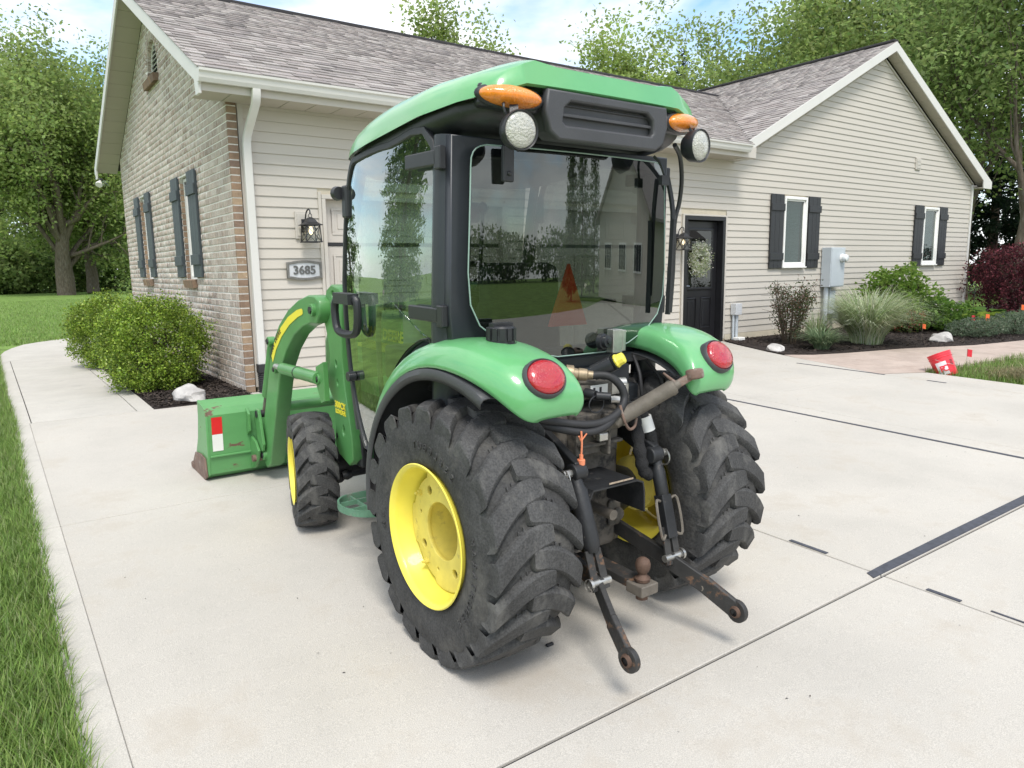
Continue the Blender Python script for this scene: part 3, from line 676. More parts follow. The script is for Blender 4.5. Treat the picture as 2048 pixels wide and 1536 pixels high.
# --- wall lanterns, number plaque, wreath, meter
def lantern(x, z, s_, label):
    r_ = root('wall_lantern', (x, 8.29, z), label, 'lantern', 'wall lanterns beside the doors')
    pb = one(lambda b: b.box(x-.125, x+.075, 8.27, 8.295, z-.16, z+.15), 'mounting_block', m_beige, r_, bevel=.006)
    one(lambda b: b.box(x-.105, x+.055, 8.258, 8.2695, z-.13, z+.12), 'block_face', m_beige, pb, bevel=.004)
    one(lambda b: b.box(x-.06, x+.01, 8.236, 8.2575, z-.09, z+.06), 'back_plate', m_iron, r_, bevel=.003)
    cy_ = 8.13
    one(lambda b: b.tube(spline([(x-.02, 8.24, z+.03), (x-.015, 8.215, z+.12), (x-.005, 8.17, z+.165), (x, 8.135, z+.15), (x, 8.13, z+.115)], 5), .008, 8), 'arm', m_iron, r_, smooth=True)
    one(lambda b: b.tube([(x+.02*math.cos(a), cy_, z+.092+.02*math.sin(a)) for a in np.linspace(0, 6.28, 13)[:-1]], .004, 6, closed=True), 'ring', m_iron, r_, smooth=True)
    cap = [[(x+rr*cx, cy_+rr*cy, z+zz) for cx, cy in ((-1, -1), (1, -1), (1, 1), (-1, 1), (-1, -1))] for rr, zz in ((.012, .075), (.022, .07), (.04, .055), (.06, .02), (.085, .0), (.105, -.008), (.105, -.016), (.09, -.016))]
    one(lambda b: b.grid(cap), 'cap', m_iron, r_)
    h0, h1, q = z-.20, z-.017, .078; q2 = .088
    cage = MB(); cs = [(-1, -1), (1, -1), (1, 1), (-1, 1)]
    for i in range(4):
        a, d = cs[i], cs[(i+1) % 4]
        P = lambda c, t_, zz: (x+c[0]*t_, cy_+c[1]*t_, zz)
        cage.bar(P(a, q2, h0), P(a, q, h1), .009, .009, (0, 1, 0)).bar(P(a, q2, h0), P(d, q, h1), .006, .006, (0, 1, .3)).bar(P(d, q2, h0), P(a, q, h1), .006, .006, (0, 1, .3)).bar(P(a, q2+.004, h0), P(d, q2+.004, h0), .014, .012)
    cage.build('cage', m_iron, r_)
    gl = [[(x+rr*cx, cy_+rr*cy, zz) for cx, cy in ((-1, -1), (1, -1), (1, 1), (-1, 1), (-1, -1))] for rr, zz in ((q2-.008, h0+.005), (q-.008, h1))]
    one(lambda b: b.grid(gl), 'glass_pane', m_lglass, r_)
    one(lambda b: b.lathe([(0, .012), (.02, .018), (.05, .024), (.075, .018), (.09, .001)], (x, cy_, z-.03), (0, 0, -1), 14), 'bulb', emit('bulb_glow', (1, .80, .5), 1.1), r_, smooth=True)
    return r_
lantern(3.085, 1.87, 1, 'black caged wall lantern left of the garage door above the number plaque')
lantern(9.37, 1.80, 1, 'black caged wall lantern beside the black entry door')
pq = root('number_plaque', (3.035, 8.285, 1.355), 'grey house number plaque reading 3685', 'plaque')
m_plq = M('plaque_frame', (.17, .165, .15), .5, var=.25, scale=30, metal=.4); m_plf = M('plaque_face', (.52, .53, .54), .6, var=.08, scale=60)
def plq(wd, ht, bow): return [(-wd, -ht), (-wd*.75, -ht-bow*.25)]+[(wd*t, -ht-bow*math.cos(t*math.pi/2)) for t in np.linspace(-.5, .5, 7)]+[(wd*.75, -ht-bow*.25), (wd, -ht), (wd, ht), (wd*.75, ht+bow*.25)]+[(wd*t, ht+bow*math.cos(t*math.pi/2)) for t in np.linspace(.5, -.5, 7)]+[(-wd*.75, ht+bow*.25), (-wd, ht)]
fm = frame((3.035, 8.270, 1.355), (1, 0, 0), (0, 0, 1))
curve_plate('plaque_frame', plq(.205, .088, .022), [plq(.183, .070, .020)], .022, m_plq, pq, fm)
fm2 = frame((3.035, 8.274, 1.355), (1, 0, 0), (0, 0, 1)); curve_plate('plaque_face', plq(.184, .071, .020), [], .008, m_plf, pq, fm2, bevel=0)
text('number', '3685', .135, M('number_grey', (.10, .10, .095), .5), pq, frame((3.035, 8.264, 1.352), (1, 0, 0), (0, 0, 1)), .004, bold=.003)
mt = root('meter_box', (13.95, 8.29, .88), 'pale grey electric meter cabinet on the siding between the windows', 'meter box')
mb = one(lambda b: b.box(13.66, 14.17, 8.08, 8.285, .88, 1.66), 'cabinet', m_galv, mt, bevel=.008)
one(lambda b: b.box(13.68, 14.15, 8.072, 8.0795, .90, 1.64), 'cover', m_galv, mb, bevel=.003)
one(lambda b: b.lathe([(0, .085), (.02, .085), (.022, .078), (.05, .078)], (14.03, 8.07, 1.45), (0, -1, 0), 24), 'meter_ring', m_win, mt, smooth=True)
one(lambda b: b.lathe([(0, .076), (.05, .074), (.075, .062), (.085, .04), (.088, .001)], (14.03, 8.03, 1.45), (0, -1, 0), 24), 'meter_dome', M('meter_cover', (.7, .72, .72), .25, var=.3, scale=12), mt, smooth=True)
one(lambda b: b.cyl((13.74, 8.2, .02), (13.74, 8.2, .879), .045), 'conduit', m_galv, mt, smooth=True)
one(lambda b: b.box(13.86, 14.06, 8.18, 8.285, .33, .80), 'disconnect_box', m_galv, mt, bevel=.008)
one(lambda b: b.cyl((13.95, 8.24, .801), (13.95, 8.24, .879), .022), 'conduit', m_galv, mt, smooth=True)
one(lambda b: b.box(14.07, 14.14, 8.14, 8.285, .23, .47), 'outlet_cover', m_galv, mt, bevel=.01)
ub = root('utility_box', (10.93, 8.25, 0), 'small grey cable box on two conduits by the entry door', 'utility box')
one(lambda b: b.box(10.84, 11.02, 8.17, 8.285, .46, .66), 'box', m_plf, ub, bevel=.006)
one(lambda b: b.cyl((10.87, 8.24, .0), (10.87, 8.24, .459), .022), 'conduit', m_galv, ub, smooth=True)
one(lambda b: b.cyl((10.96, 8.24, .0), (10.96, 8.24, .459), .03), 'conduit', m_galv, ub, smooth=True)
one(lambda b: b.box(10.84, 11.02, 8.08, 8.22, .0, .06), 'foot_block', m_win, ub, bevel=.015)
# ------------------------------------------------------------------ tractor (built in its own frame: x right, y forward, z up, origin under the rear axle)
m_green = M('green_paint', (.125, .385, .15), .30, var=.07, scale=2.2, coat=.55, spec=.5, col2=(.17, .43, .20), c2=(.5, .8), s2=2.0)
m_green2 = M('worn_green_paint', (.085, .255, .078), .42, var=.12, scale=4, coat=.2, bump=.06, bscale=60, col2=(.12, .075, .055), c2=(.66, .69), s2=7.5)
m_greenb = M('bucket_green', (.105, .30, .105), .45, var=.12, scale=3, coat=.15, bump=.12, bscale=30, col2=(.15, .085, .06), c2=(.62, .645), s2=6, stretch=(.5, 1, 1.3))
m_rust = M('rusty_edge', (.17, .11, .085), .75, var=.3, scale=14, bump=.3, bscale=60, col2=(.30, .27, .24), c2=(.55, .7), s2=16)
m_yellow = M('yellow_paint', (.84, .72, .09), .42, var=.07, scale=5, coat=.2, col2=(.42, .32, .06), c2=(.70, .80), s2=9)
m_yellowd = M('dusty_yellow', (.70, .58, .12), .6, var=.15, scale=8, col2=(.35, .28, .10), c2=(.58, .75), s2=14)
m_rub = M('tyre_rubber', (.047, .0465, .046), .78, var=.30, scale=7, bump=.35, bscale=70, spec=.35, col2=(.14, .133, .12), c2=(.50, .78), s2=6, micro=(120, .25))
m_rubl = M('tyre_lug_rubber', (.054, .0535, .053), .75, var=.30, scale=8, bump=.35, bscale=55, spec=.35, col2=(.15, .145, .135), c2=(.52, .74), s2=11, micro=(150, .3), stretch=(1, .5, .5))
m_black = M('black_steel', (.018, .019, .021), .5, var=.35, scale=9, bump=.15, bscale=60, col2=(.11, .10, .09), c2=(.62, .70), s2=22)
m_blackr = M('black_steel_worn', (.03, .029, .028), .55, var=.35, scale=9, bump=.25, bscale=50, col2=(.15, .085, .05), c2=(.56, .64), s2=16)
m_plast = M('black_plastic', (.020, .021, .024), .42, var=.2, scale=6, bump=.05, bscale=200)
m_plastg = M('grey_plastic', (.055, .056, .060), .5, var=.12, scale=6, bump=.12, bscale=220, col2=(.11, .11, .11), c2=(.68, .74), s2=20)
m_cab = M('cab_frame_paint', (.024, .028, .034), .38, var=.15, scale=4)
m_cast = M('dusty_casting', (.11, .098, .082), .85, var=.35, scale=10, bump=.6, bscale=35, col2=(.04, .038, .036), c2=(.5, .62), s2=12)
m_steel = M('plated_steel', (.52, .51, .48), .38, metal=.9, var=.2, scale=20)
m_dull = M('weathered_steel', (.17, .15, .125), .7, metal=.35, var=.25, scale=14, bump=.2, bscale=70, col2=(.20, .12, .08), c2=(.6, .72), s2=10)
m_rustb = M('rusty_ball', (.115, .07, .05), .7, metal=.3, var=.35, scale=18, bump=.3)
m_red = M('tail_lens_red', (.40, .008, .016), .12, var=.12, scale=25, coat=1, bump=.5, bscale=110)
m_amber = M('amber_lens', (.85, .24, .012), .12, var=.18, scale=14, coat=1, bump=.5, bscale=90, stretch=(2.5, 1, .4))
m_lens = M('lamp_lens', (.46, .455, .40), .15, var=.15, scale=60, coat=1, bump=.9, bscale=130)
m_orange = M('slow_triangle', (.95, .10, .03), .5, var=.08)
m_white = M('sticker_white', (.78, .77, .74), .5, var=.05)
m_redt = M('red_tape', (.68, .02, .02), .4, var=.08)
m_org = M('orange_tag', (.72, .24, .12), .6, var=.12)
m_cream = M('interior_grey', (.30, .30, .28), .6, var=.08)
m_seat = M('seat_vinyl', (.05, .055, .045), .6, var=.15)
m_gl_r = glass('rear_window_tint', (.25, .265, .26), 2.6)
m_gl_d = glass('dark_cab_glass', (.30, .35, .32), 1.6)
m_gl_s = glass('door_glass_green', (.62, .80, .70), 3.0)

SLA = math.atan(.03)
TR = root('tractor', (2.0, 2.38, G(2.38)), 'green compact tractor with enclosed cab, front loader and yellow wheels parked on the drive', 'tractor', rot=(SLA, 0, 0), local=True)
def T(fn, name, mat, parent=None, **k): return one(fn, name, mat, parent or TR, **k)
def tyre(Rr, rb, W, lh, nl, skew, bar, mats, parent, zc, xc, name='tyre'):
    Rg = Rr-lh; rm = (rb+Rg)/2
    half = [(W-.028, rb-.006), (W-.016, rb+.006), (W-.008, rb+.03), (W, rm), (W-.004, Rg-.055), (W-.022, Rg-.018), (W-.06, Rg-.004)]
    prof = half+[(0, Rg+.003)]+[(-a, r_) for a, r_ in reversed(half)]
    b = MB(); b.lathe(prof, (xc, 0, zc), (1, 0, 0), 64)
    b.v = [(x, y, max(z, .002)) for x, y, z in b.v]
    ty = b.build(name, mats[0], parent, smooth=True, angle=60)
    lg = MB(); step = 2*math.pi/nl
    for sd in (-1, 1):
        for i in range(nl):
            p0 = i*step+(.5*step if sd > 0 else 0); rows = []
            for t in (-.22, -.06, 0, .12, .28, .45, .62, .78, .90, .97, 1.0):
                ww = sd*(W-.006-(W+.040)*max(t, 0)); pc = p0+skew*(t if t < 0 else 1-(1-t)**2.3)
                hb = bar/2/Rr*(1.22-.26*max(t, 0))
                if t >= .97: hb *= .93 if t < 1 else .72
                rt_ = Rr-.016*(ww/W)**2; rbse = Rg-.012
                if t < -.1: ww = sd*(W-.003); ww = sd*(W-.012); rt_ = Rg-.050; rbse = Rg-.07; hb *= .45
                elif t < 0: ww = sd*(W-.001); rt_ = Rg+lh*.25; rbse = Rg-.05
                ee = 1.22
                rows.append([(xc+ww, -rr*math.cos(a), zc+rr*math.sin(a)) for rr, a in ((rbse, pc-hb*ee), (rt_-.009, pc-hb*1.02), (rt_, pc-hb*.74), (rt_, pc+hb*.74), (rt_-.009, pc+hb*1.02), (rbse, pc+hb*ee))])
            lg.grid(rows); k = len(lg.v)
            lg.f.append(tuple(range(k-6, k))); lg.f.append(tuple(range(k-66+5, k-66-1, -1)))
            # small tie ribs in the groove
            for q in (.30, .52):
                wq = sd*W*(.62-q*.55); a0 = p0+skew*(.35+q*.4)-step*.50
                lg.add([(xc+wq+dx, -rr*math.cos(a0+da), zc+rr*math.sin(a0+da)) for rr in (Rg-.004, Rg+.006) for dx, da in ((-.003, -.05), (.003, -.05), (.003, .03), (-.003, .03))], [tuple(f) for f in BOXF])
    lg.v = [(x, y, max(z, .002)) for x, y, z in lg.v]
    o = lg.build('tread_lugs', mats[1], parent, smooth=True, angle=38, fix=True); o['kind'] = 'stuff'
    return ty
def rear_wheel(s):
    zc, xc = .50, s*.535
    hub = T(lambda b: b.lathe([(-.06, .001), (-.06, .13), (.0, .13), (.012, .095), (.03, .09), (.03, .05), (.075, .048), (.08, .001)], (xc-s*.075, 0, zc), (s, 0, 0), 32), 'rear_wheel', m_yellowd, smooth=True)
    tyre(.52, .268, .188, .030, 20, .245, .086, (m_rub, m_rubl), hub, zc, xc)
    T(lambda b: b.lathe([(.186, .276), (.192, .284), (.196, .280), (.190, .268), (.172, .262), (.135, .256), (.118, .246), (.075, .240), (.055, .226), (-.02, .220), (-.16, .246), (-.186, .276)], (xc, 0, zc), (s, 0, 0), 64), 'rim', m_yellow, hub, smooth=True, angle=50)
    out_ = []
    for i in range(96):
        a = 2*math.pi*i/96; lob = .219+.018*(1 if math.cos(4*a+.6) > .1 else 0); out_.append((lob*math.cos(a), lob*math.sin(a)))
    hs = [circle(0, 0, .118, 40)]
    for i in range(8):
        a = 2*math.pi*i/8+.2; hs.append(circle(.170*math.cos(a), .172*math.sin(a), .021 if i % 2 else .011, 14))
    curve_plate('disc', out_, hs, .012, m_yellowd, hub, frame((xc+s*.100, 0, zc), (0, -s, 0), (0, 0, 1)), bevel=.003)
    T(lambda b: b.lathe([(.098, .119), (.07, .121), (.04, .112), (-.12, .108)], (xc, 0, zc), (s, 0, 0), 40), 'disc_bore', m_yellowd, hub, smooth=True)
    for i in range(6):
        a = 2*math.pi*i/6; p = Vector((xc-s*.062, .072*math.cos(a), zc+.072*math.sin(a)))
        T(lambda b: b.cyl(p, p+Vector((s*.045, 0, 0)), .011, n=6), 'wheel_bolt', m_yellowd, hub)
    for i in range(4):
        a = 2*math.pi*i/4+.62; p = Vector((xc+s*.106, .200*math.cos(a), zc+.200*math.sin(a)))
        T(lambda b: b.cyl(p, p+Vector((s*.016, 0, 0)), .012, n=6).cyl(p+Vector((s*.016, 0, 0)), p+Vector((s*.03, 0, 0)), .006, n=8), 'rim_bolt', m_yellowd, hub)
    # raised sidewall lettering
    for q, (word, a0) in enumerate((('TUBELESS', 100), ('MARATHONER', 15), ('R4', 190))):
        for i, ch in enumerate(word):
            a = R(a0-s*0-i*6.6); rr = .355; ux, uz = math.cos(a), math.sin(a)
            nx = Vector((s*.93, 0, 0))
            tx = Vector((0, -s*uz*-1*-1 if s < 0 else -uz, ux)) if False else None
            # letters read clockwise seen from outside
            e_r = Vector((0, -s*ux*-1, uz)); e_t = Vector((0, -s*uz*1.0, -ux)) if s > 0 else Vector((0, -uz, -ux))
            e_r = Vector((0, ux if s > 0 else -ux, uz)); e_t = e_r.cross(Vector((s, 0, 0)))*-1
            p = Vector((xc+s*.1885, 0, zc))+e_r*rr
            if p.z < .05: continue
            text('sidewall_letter', ch, .042, m_rubl, hub, frame(p, e_t, e_r), .0025)
    return hub
for s in (-1, 1): rear_wheel(s)
def front_wheel(s):
    zc, xc = .325, s*.552
    hub = T(lambda b: b.lathe([(-.02, .001), (-.02, .09), (.02, .075), (.05, .06), (.06, .001)], (xc, 0, zc), (s, 0, 0), 24), 'front_wheel', m_yellow, smooth=True)
    tyre(.335, .188, .113, .023, 17, .29, .068, (m_rub, m_rubl), hub, zc, xc)
    T(lambda b: b.lathe([(.112, .192), (.116, .198), (.112, .186), (.085, .178), (.05, .165), (.03, .10), (.03, .08)], (xc, 0, zc), (s, 0, 0), 48), 'rim', m_yellow, hub, smooth=True, angle=50)
    T(lambda b: b.lathe([(-.112, .192), (-.114, .188), (-.06, .17), (.02, .16)], (xc, 0, zc), (s, 0, 0), 48), 'inner_rim', m_yellow, hub, smooth=True, angle=50)
    hub.location = (0, 1.63, 0)
    a = R(-14)   # steered a little to the right about the king pin
    m_ = Matrix.Translation((s*.44, 1.63, 0)) @ Matrix.Rotation(a, 4, 'Z') @ Matrix.Translation((-s*.44, 0, 0))
    hub.matrix_local = m_
    return hub
for s in (-1, 1): front_wheel(s)

# --- fenders with tail lamps
def fender(s):
    st = [  # angle, outer-edge radius, crown radius, x outer, x inner
        (8, .617, .650, .648, .53), (20, .622, .668, .655, .51), (35, .631, .698, .662, .48), (50, .640, .720, .666, .44), (65, .646, .737, .668, .40), (80, .650, .748, .668, .365),
        (92, .655, .757, .666, .345), (103, .664, .768, .658, .33), (111, .672, .776, .645, .32), (117, .675, .779, .628, .31), (121.5, .673, .768, .610, .30), (125, .668, .747, .590, .292), (127.5, .660, .717, .565, .292), (129, .652, .687, .54, .305), (129.6, .646, .662, .50, .33)]
    rows = []
    for a, ro, rc, xo, xi in st:
        ar = R(a); row = []
        prof = []
        for u, f in ((0, 0), (.015, .30), (.05, .55), (.11, .76), (.20, .91), (.32, .985), (.46, 1), (.62, .99), (.76, .965), (.88, .90), (.95, .78), (.985, .6), (1.0, .3), (1.0, -.2)):
            prof.append((xo+(xi-xo)*u, ro+(rc-ro)*f if u < .9 else rc-(rc-ro)*(1-f)*.8))
        for x, r_ in prof: row.append((s*x, r_*math.cos(ar), .50+r_*math.sin(ar)))
        rows.append(row)
    b = MB(); b.grid(rows)
    fe = b.build('fender', m_green, TR, smooth=True, angle=180, subd=1)
    fe.modifiers['s'].levels = 1
    q = fe.modifiers.new('t', 'SOLIDIFY'); q.thickness = .008; q.offset = 0
    # black inner liner following the arch
    rows = []
    for a in np.linspace(-8, 118, 30):
        ar = R(a); row = []
        for x, r_ in ((.672, .590), (.680, .612), (.672, .634), (.650, .640), (.56, .632), (.42, .63), (.345, .62)):
            if a > 60: r_ += (a-60)/58*.02; x -= max(0, a-85)/33*.02
            row.append((s*x, r_*math.cos(ar), .50+r_*math.sin(ar)))
        rows.append(row)
    b = MB(); b.grid(rows); b.build('wheel_arch_liner', m_plastg, fe, smooth=True, angle=40, solid=.006)
    # lamp on the nose
    c0 = Vector((s*.462, -.408, 1.150)); n = Vector((s*.05, -.84, .54)).normalized(); ux = Vector((1, 0, 0)); ux = (ux-n*ux.dot(n)).normalized(); uy = n.cross(ux)*-1
    if uy.z < 0: uy = -uy
    def dome(b, prof, ax, ay):
        rws = [[c0+n*d+ux*(ax*k*math.cos(t))+uy*(ay*k*math.sin(t)) for t in np.linspace(0, 2*math.pi, 33)] for d, k in prof]
        b.grid(rws)
    lp = T(lambda b: dome(b, [(-.03, 1.02), (.000, 1.0), (.009, .96), (.012, .92), (.010, .88), (.0, .85)], .086, .074), 'tail_lamp', m_plastg, fe, smooth=True, angle=50)
    return fe, lp, dome
for s in (-1, 1):
    fe, lp, dome = fender(s)
    lens = MB(); dome(lens, [(.004, .88), (.014, .86), (.022, .78), (.027, .55), (.029, .25), (.030, .01)], .086, .073)
    lens.build('tail_lens', m_red, lp, smooth=True, angle=180)
# fuel filler on the left fender
fc = T(lambda b: b.lathe([(0, .058), (.02, .06), (.02, .052), (.05, .05)], (-.455, -.135, 1.225), (0, 0, 1), 28), 'filler_neck', m_plast, smooth=True)
cap = MB()
for i in range(12):
    a = 2*math.pi*i/12; m_ = Matrix.Translation((-.455, -.135, 1.255)) @ Matrix.Rotation(a, 4, 'Z')
    cap.box(.044, .056, -.009, .009, 0, .045, m_)
cap.lathe([(0, .05), (.045, .05), (.052, .044), (.052, .001)], (-.455, -.135, 1.255), (0, 0, 1), 24); cap.box(-.50, -.41, -.15, -.12, 1.305, 1.318)
cap.build('filler_cap', m_plast, fc, smooth=True, angle=30)

# --- cab: frame, glazing, roof
gl_out = [(-.505, 1.935), (-.48, 1.955), (0, 1.965), (.48, 1.955), (.505, 1.935), (.535, 1.37), (.515, 1.29), (.45, 1.225), (.33, 1.18), (.15, 1.155), (-.10, 1.155), (-.28, 1.185), (-.40, 1.235), (-.49, 1.30), (-.525, 1.38)]
pan = [(-.565, 1.99), (.565, 1.99), (.58, 1.35), (.56, 1.09), (-.56, 1.09), (-.58, 1.35)]
def inset(poly, k): 
    cx = sum(p[0] for p in poly)/len(poly); cz = sum(p[1] for p in poly)/len(poly); return [(cx+(x-cx)*k, cz+(z-cz)*k) for x, z in poly]
cabf = curve_plate('cab_frame', pan, [inset(gl_out, .955)], .05, m_cab, TR, frame((0, .045, 0), (1, 0, 0), (0, 0, 1)), bevel=.006)
for s in (-1, 1):
    T(lambda b: b.tube([(s*.548, .10, .95), (s*.552, .10, 1.3), (s*.545, .095, 1.7), (s*.535, .09, 2.0)], [.062, .058, .055, .055], 12), 'rear_pillar', m_cab, cabf, smooth=True)
    T(lambda b: b.tube(spline([(s*.53, .98, .70), (s*.545, 1.02, 1.05), (s*.545, 1.045, 1.37), (s*.53, .99, 1.70), (s*.51, .90, 1.99)], 4), .026, 8), 'front_pillar', m_cab, cabf, smooth=True)
T(lambda b: b.box(-.56, .56, -.02, .075, 1.085, 1.135), 'rear_crossbar', m_cab, cabf, bevel=.008)
# rear window: one curved pane standing proud of the frame
def bulge(x): return -.022-.050*(1-min(1, (x/.54)**2))
rows = []
zs = np.linspace(0, 1, 15)
def glx(z):
    L_ = np.interp(z, [1.155, 1.185, 1.235, 1.30, 1.38, 1.50, 1.88, 1.915, 1.935, 1.948, 1.957, 1.965], [.12, .28, .40, .485, .522, .53, .513, .510, .502, .49, .474, .44]); return L_
for z in (1.157, 1.17, 1.185, 1.21, 1.235, 1.27, 1.30, 1.34, 1.38, 1.5, 1.65, 1.8, 1.88, 1.915, 1.935, 1.948, 1.957, 1.963):
    h = glx(z); rows.append([(h*t, bulge(h*t)+.02*(z-1.55)**2-.02*(1.9-z)*.6, z) for t in np.linspace(-1, 1, 21)])
rg = MB(); rg.grid(rows); rg = rg.build('rear_window', m_gl_r, TR, smooth=True, angle=180, fix=False)
edge = [r_[0] for r_ in rows]+rows[-1][1:-1]+[r_[-1] for r_ in reversed(rows)]+list(reversed(rows[0][1:-1]))
T(lambda b: b.tube(edge, .0028, 6, closed=True), 'glass_edge', M('glass_edge_green', (.25, .36, .31), .3, var=.1), rg, smooth=True)
# left and right doors
dp = [(.135, 1.985), (.50, 2.02), (.80, 2.0), (.90, 1.96), (.975, 1.76), (1.02, 1.5), (1.03, 1.37), (1.005, 1.1), (.95, .86), (.86, .66), (.80, .62), (.72, .68), (.66, .80), (.60, .93), (.50, 1.06), (.38, 1.16), (.27, 1.215), (.19, 1.235), (.15, 1.27)]
dps = [(v_.x, v_.y) for v_ in spline([(y, z, 0) for y, z in dp], 4, closed=True)]
for s in (-1, 1):
    dr = curve_plate('door', dps, [inset(dps, .972)], .018, m_plast, TR, frame((s*.568, 0, 0), (0, 1, 0), (0, 0, 1)), bevel=.003)
    pts = inset(dps, .98); b = MB(); n = len(pts)
    def xx(y, z): return s*(.566+.020*(1-((y-.58)/.5)**2)*(1-((z-1.35)/.75)**2))
    cx, cz = .57, 1.40; rws = []
    for k in (0.02, .2, .4, .6, .8, .92, 1.0): rws.append([(xx(cx+(y-cx)*k, cz+(z-cz)*k), cx+(y-cx)*k, cz+(z-cz)*k) for y, z in pts+pts[:1]])
    b.grid(rws); b.build('door_glass', m_gl_s if s < 0 else m_gl_d, dr, smooth=True, angle=180, fix=False)
    for z in (1.915, 1.335):
        T(lambda b: b.box(s*.582, s*.612, .03, .075, z-.042, z+.042).box(s*.588, s*.612, .06, .30, z-.026, z+.030), 'door_hinge', m_plast, dr, bevel=.006)
    T(lambda b: b.tube(spline([(s*.54, .30, 1.335), (s*.53, .55, 1.335), (s*.53, .70, 1.325), (s*.53, .74, 1.28), (s*.53, .75, 1.05), (s*.53, .72, .85)], 4), .013, 8), 'grab_rail', m_plast, dr, smooth=True)
    T(lambda b: b.cyl((s*.575, .93, .98), (s*.615, .93, .98), .024), 'door_knob', m_plast, dr, smooth=True, bevel=.003)
    T(lambda b: b.box(s*.555, s*.59, .93, .985, 1.73, 1.88), 'lamp_bracket', m_plast, dr, bevel=.01)
    T(lambda b: b.lathe([(0, .001), (0, .03), (.03, .034), (.045, .024), (.05, .001)], (s*.595, .985, 1.845), (0, 1, 0), 18), 'side_lamp', m_plast, dr, smooth=True)
T(lambda b: b.grid([[(x, 1.02-.08*abs(z-1.37)**1.5+.05*(1-(x/.5)**2), z) for x in np.linspace(-.5, .5, 9)] for z in (.95, 1.2, 1.45, 1.7, 1.98)]), 'windscreen', m_gl_d, cabf, smooth=True, angle=180, fix=False)
# roof
def zc_(y): return np.interp(y, [-.175, -.13, -.04, .2, .5, .7, .85, .95, 1.03, 1.08], [2.222, 2.232, 2.240, 2.245, 2.235, 2.212, 2.175, 2.135, 2.08, 2.03])
def ze_(y): return np.interp(y, [-.175, -.04, .2, .55, .85, 1.0, 1.08], [2.11, 2.095, 2.077, 2.04, 2.008, 1.992, 1.985])
def hw_(y): return np.interp(y, [-.175, -.13, -.04, .2, .7, .85, .95, 1.03, 1.08], [.515, .545, .580, .605, .605, .59, .56, .50, .42])
ysr = [1.08, 1.06, 1.03, .99, .95, .90, .84, .76, .65, .5, .35, .2, .10, .02, -.04, -.09, -.13, -.155, -.175]
tt = [-1, -.985, -.95, -.9, -.84, -.76, -.68, -.6, -.5, -.35, -.18, 0]; tt = tt+[-t for t in reversed(tt[:-1])]
def roofz(x, y):
    hw = hw_(y); q = min(1, abs(x)/hw); z = ze_(y)+(zc_(y)+.012-ze_(y))*(1-q**4.2)**(1/2.0)
    k = max(0, min(1, (.20-y)/.33)); k = k*k*(3-2*k)
    return z+.017*k*math.exp(-((abs(x)-.355)/.055)**2)-.010*k*math.exp(-(x/.28)**4)
rows = [[(hw_(y)*t, y-(.03*(1-abs(t)**2) if y < -.14 else 0), roofz(hw_(y)*t, y)) for t in tt] for y in ysr]
lip = [(x*.995, y-.012, min(z, max(2.115, 2.160-.06*max(0, abs(x)-.40)/.14))-.004) for x, y, z in rows[-1]]
lip2 = [(x*.98, y+.015, z-.006) for x, y, z in lip]
rf = MB(); rf.grid(rows+[lip, lip2])
rfo = rf.build('cab_roof', m_green, TR, smooth=True, angle=55, fix=True)
# black shell below the roof
plan = [(.36, 1.05), (.48, 1.0), (.55, .90), (.575, .72), (.577, .2), (.56, .0), (.51, -.09), (.40, -.13)]
plan = plan+[(-x, y) for x, y in reversed(plan)]
rws = []
for k, dz in ((1, 'top'), (1.005, -.012), (.995, -.030), (.96, -.055), (.90, -.07)):
    rws.append([(x*k, .4+(y-.4)*k, (ze_(y)+.012 if dz == 'top' else ze_(y)+dz-.01)) for x, y in plan+plan[:1]])
sh = MB(); sh.grid(rws); n = len(plan); sh.add([q for q in rws[-1][:-1]], [tuple(range(n))])
shell = sh.build('roof_shell', m_plast, TR, smooth=True, angle=50)
hp = [(-.298, 2.140), (.298, 2.140), (.308, 2.075), (.288, 2.01), (.25, 1.985), (-.25, 1.985), (-.288, 2.01), (-.308, 2.075)]
b = MB(); m_ = frame((0, -.10, 0), (1, 0, 0), (0, 0, 1))
gp = T(lambda b: b.prism(hp, .085, m_), 'rear_housing', m_plastg, shell, bevel=.014)
hp2 = [(-.20, 2.122), (.20, 2.122), (.235, 2.095), (.245, 2.04), (.225, 2.022), (-.225, 2.022), (-.245, 2.04), (-.235, 2.095)]
curve_plate('housing_frame', hp, [hp2], .022, m_plastg, shell, frame((0, -.196, 0), (1, 0, 0), (0, 0, 1)), bevel=.008)
T(lambda b: b.box(-.242, .242, -.200, -.184, 2.062, 2.074).box(-.24, .24, -.194, -.184, 2.100, 2.106), 'housing_rib', m_plastg, shell, bevel=.003)
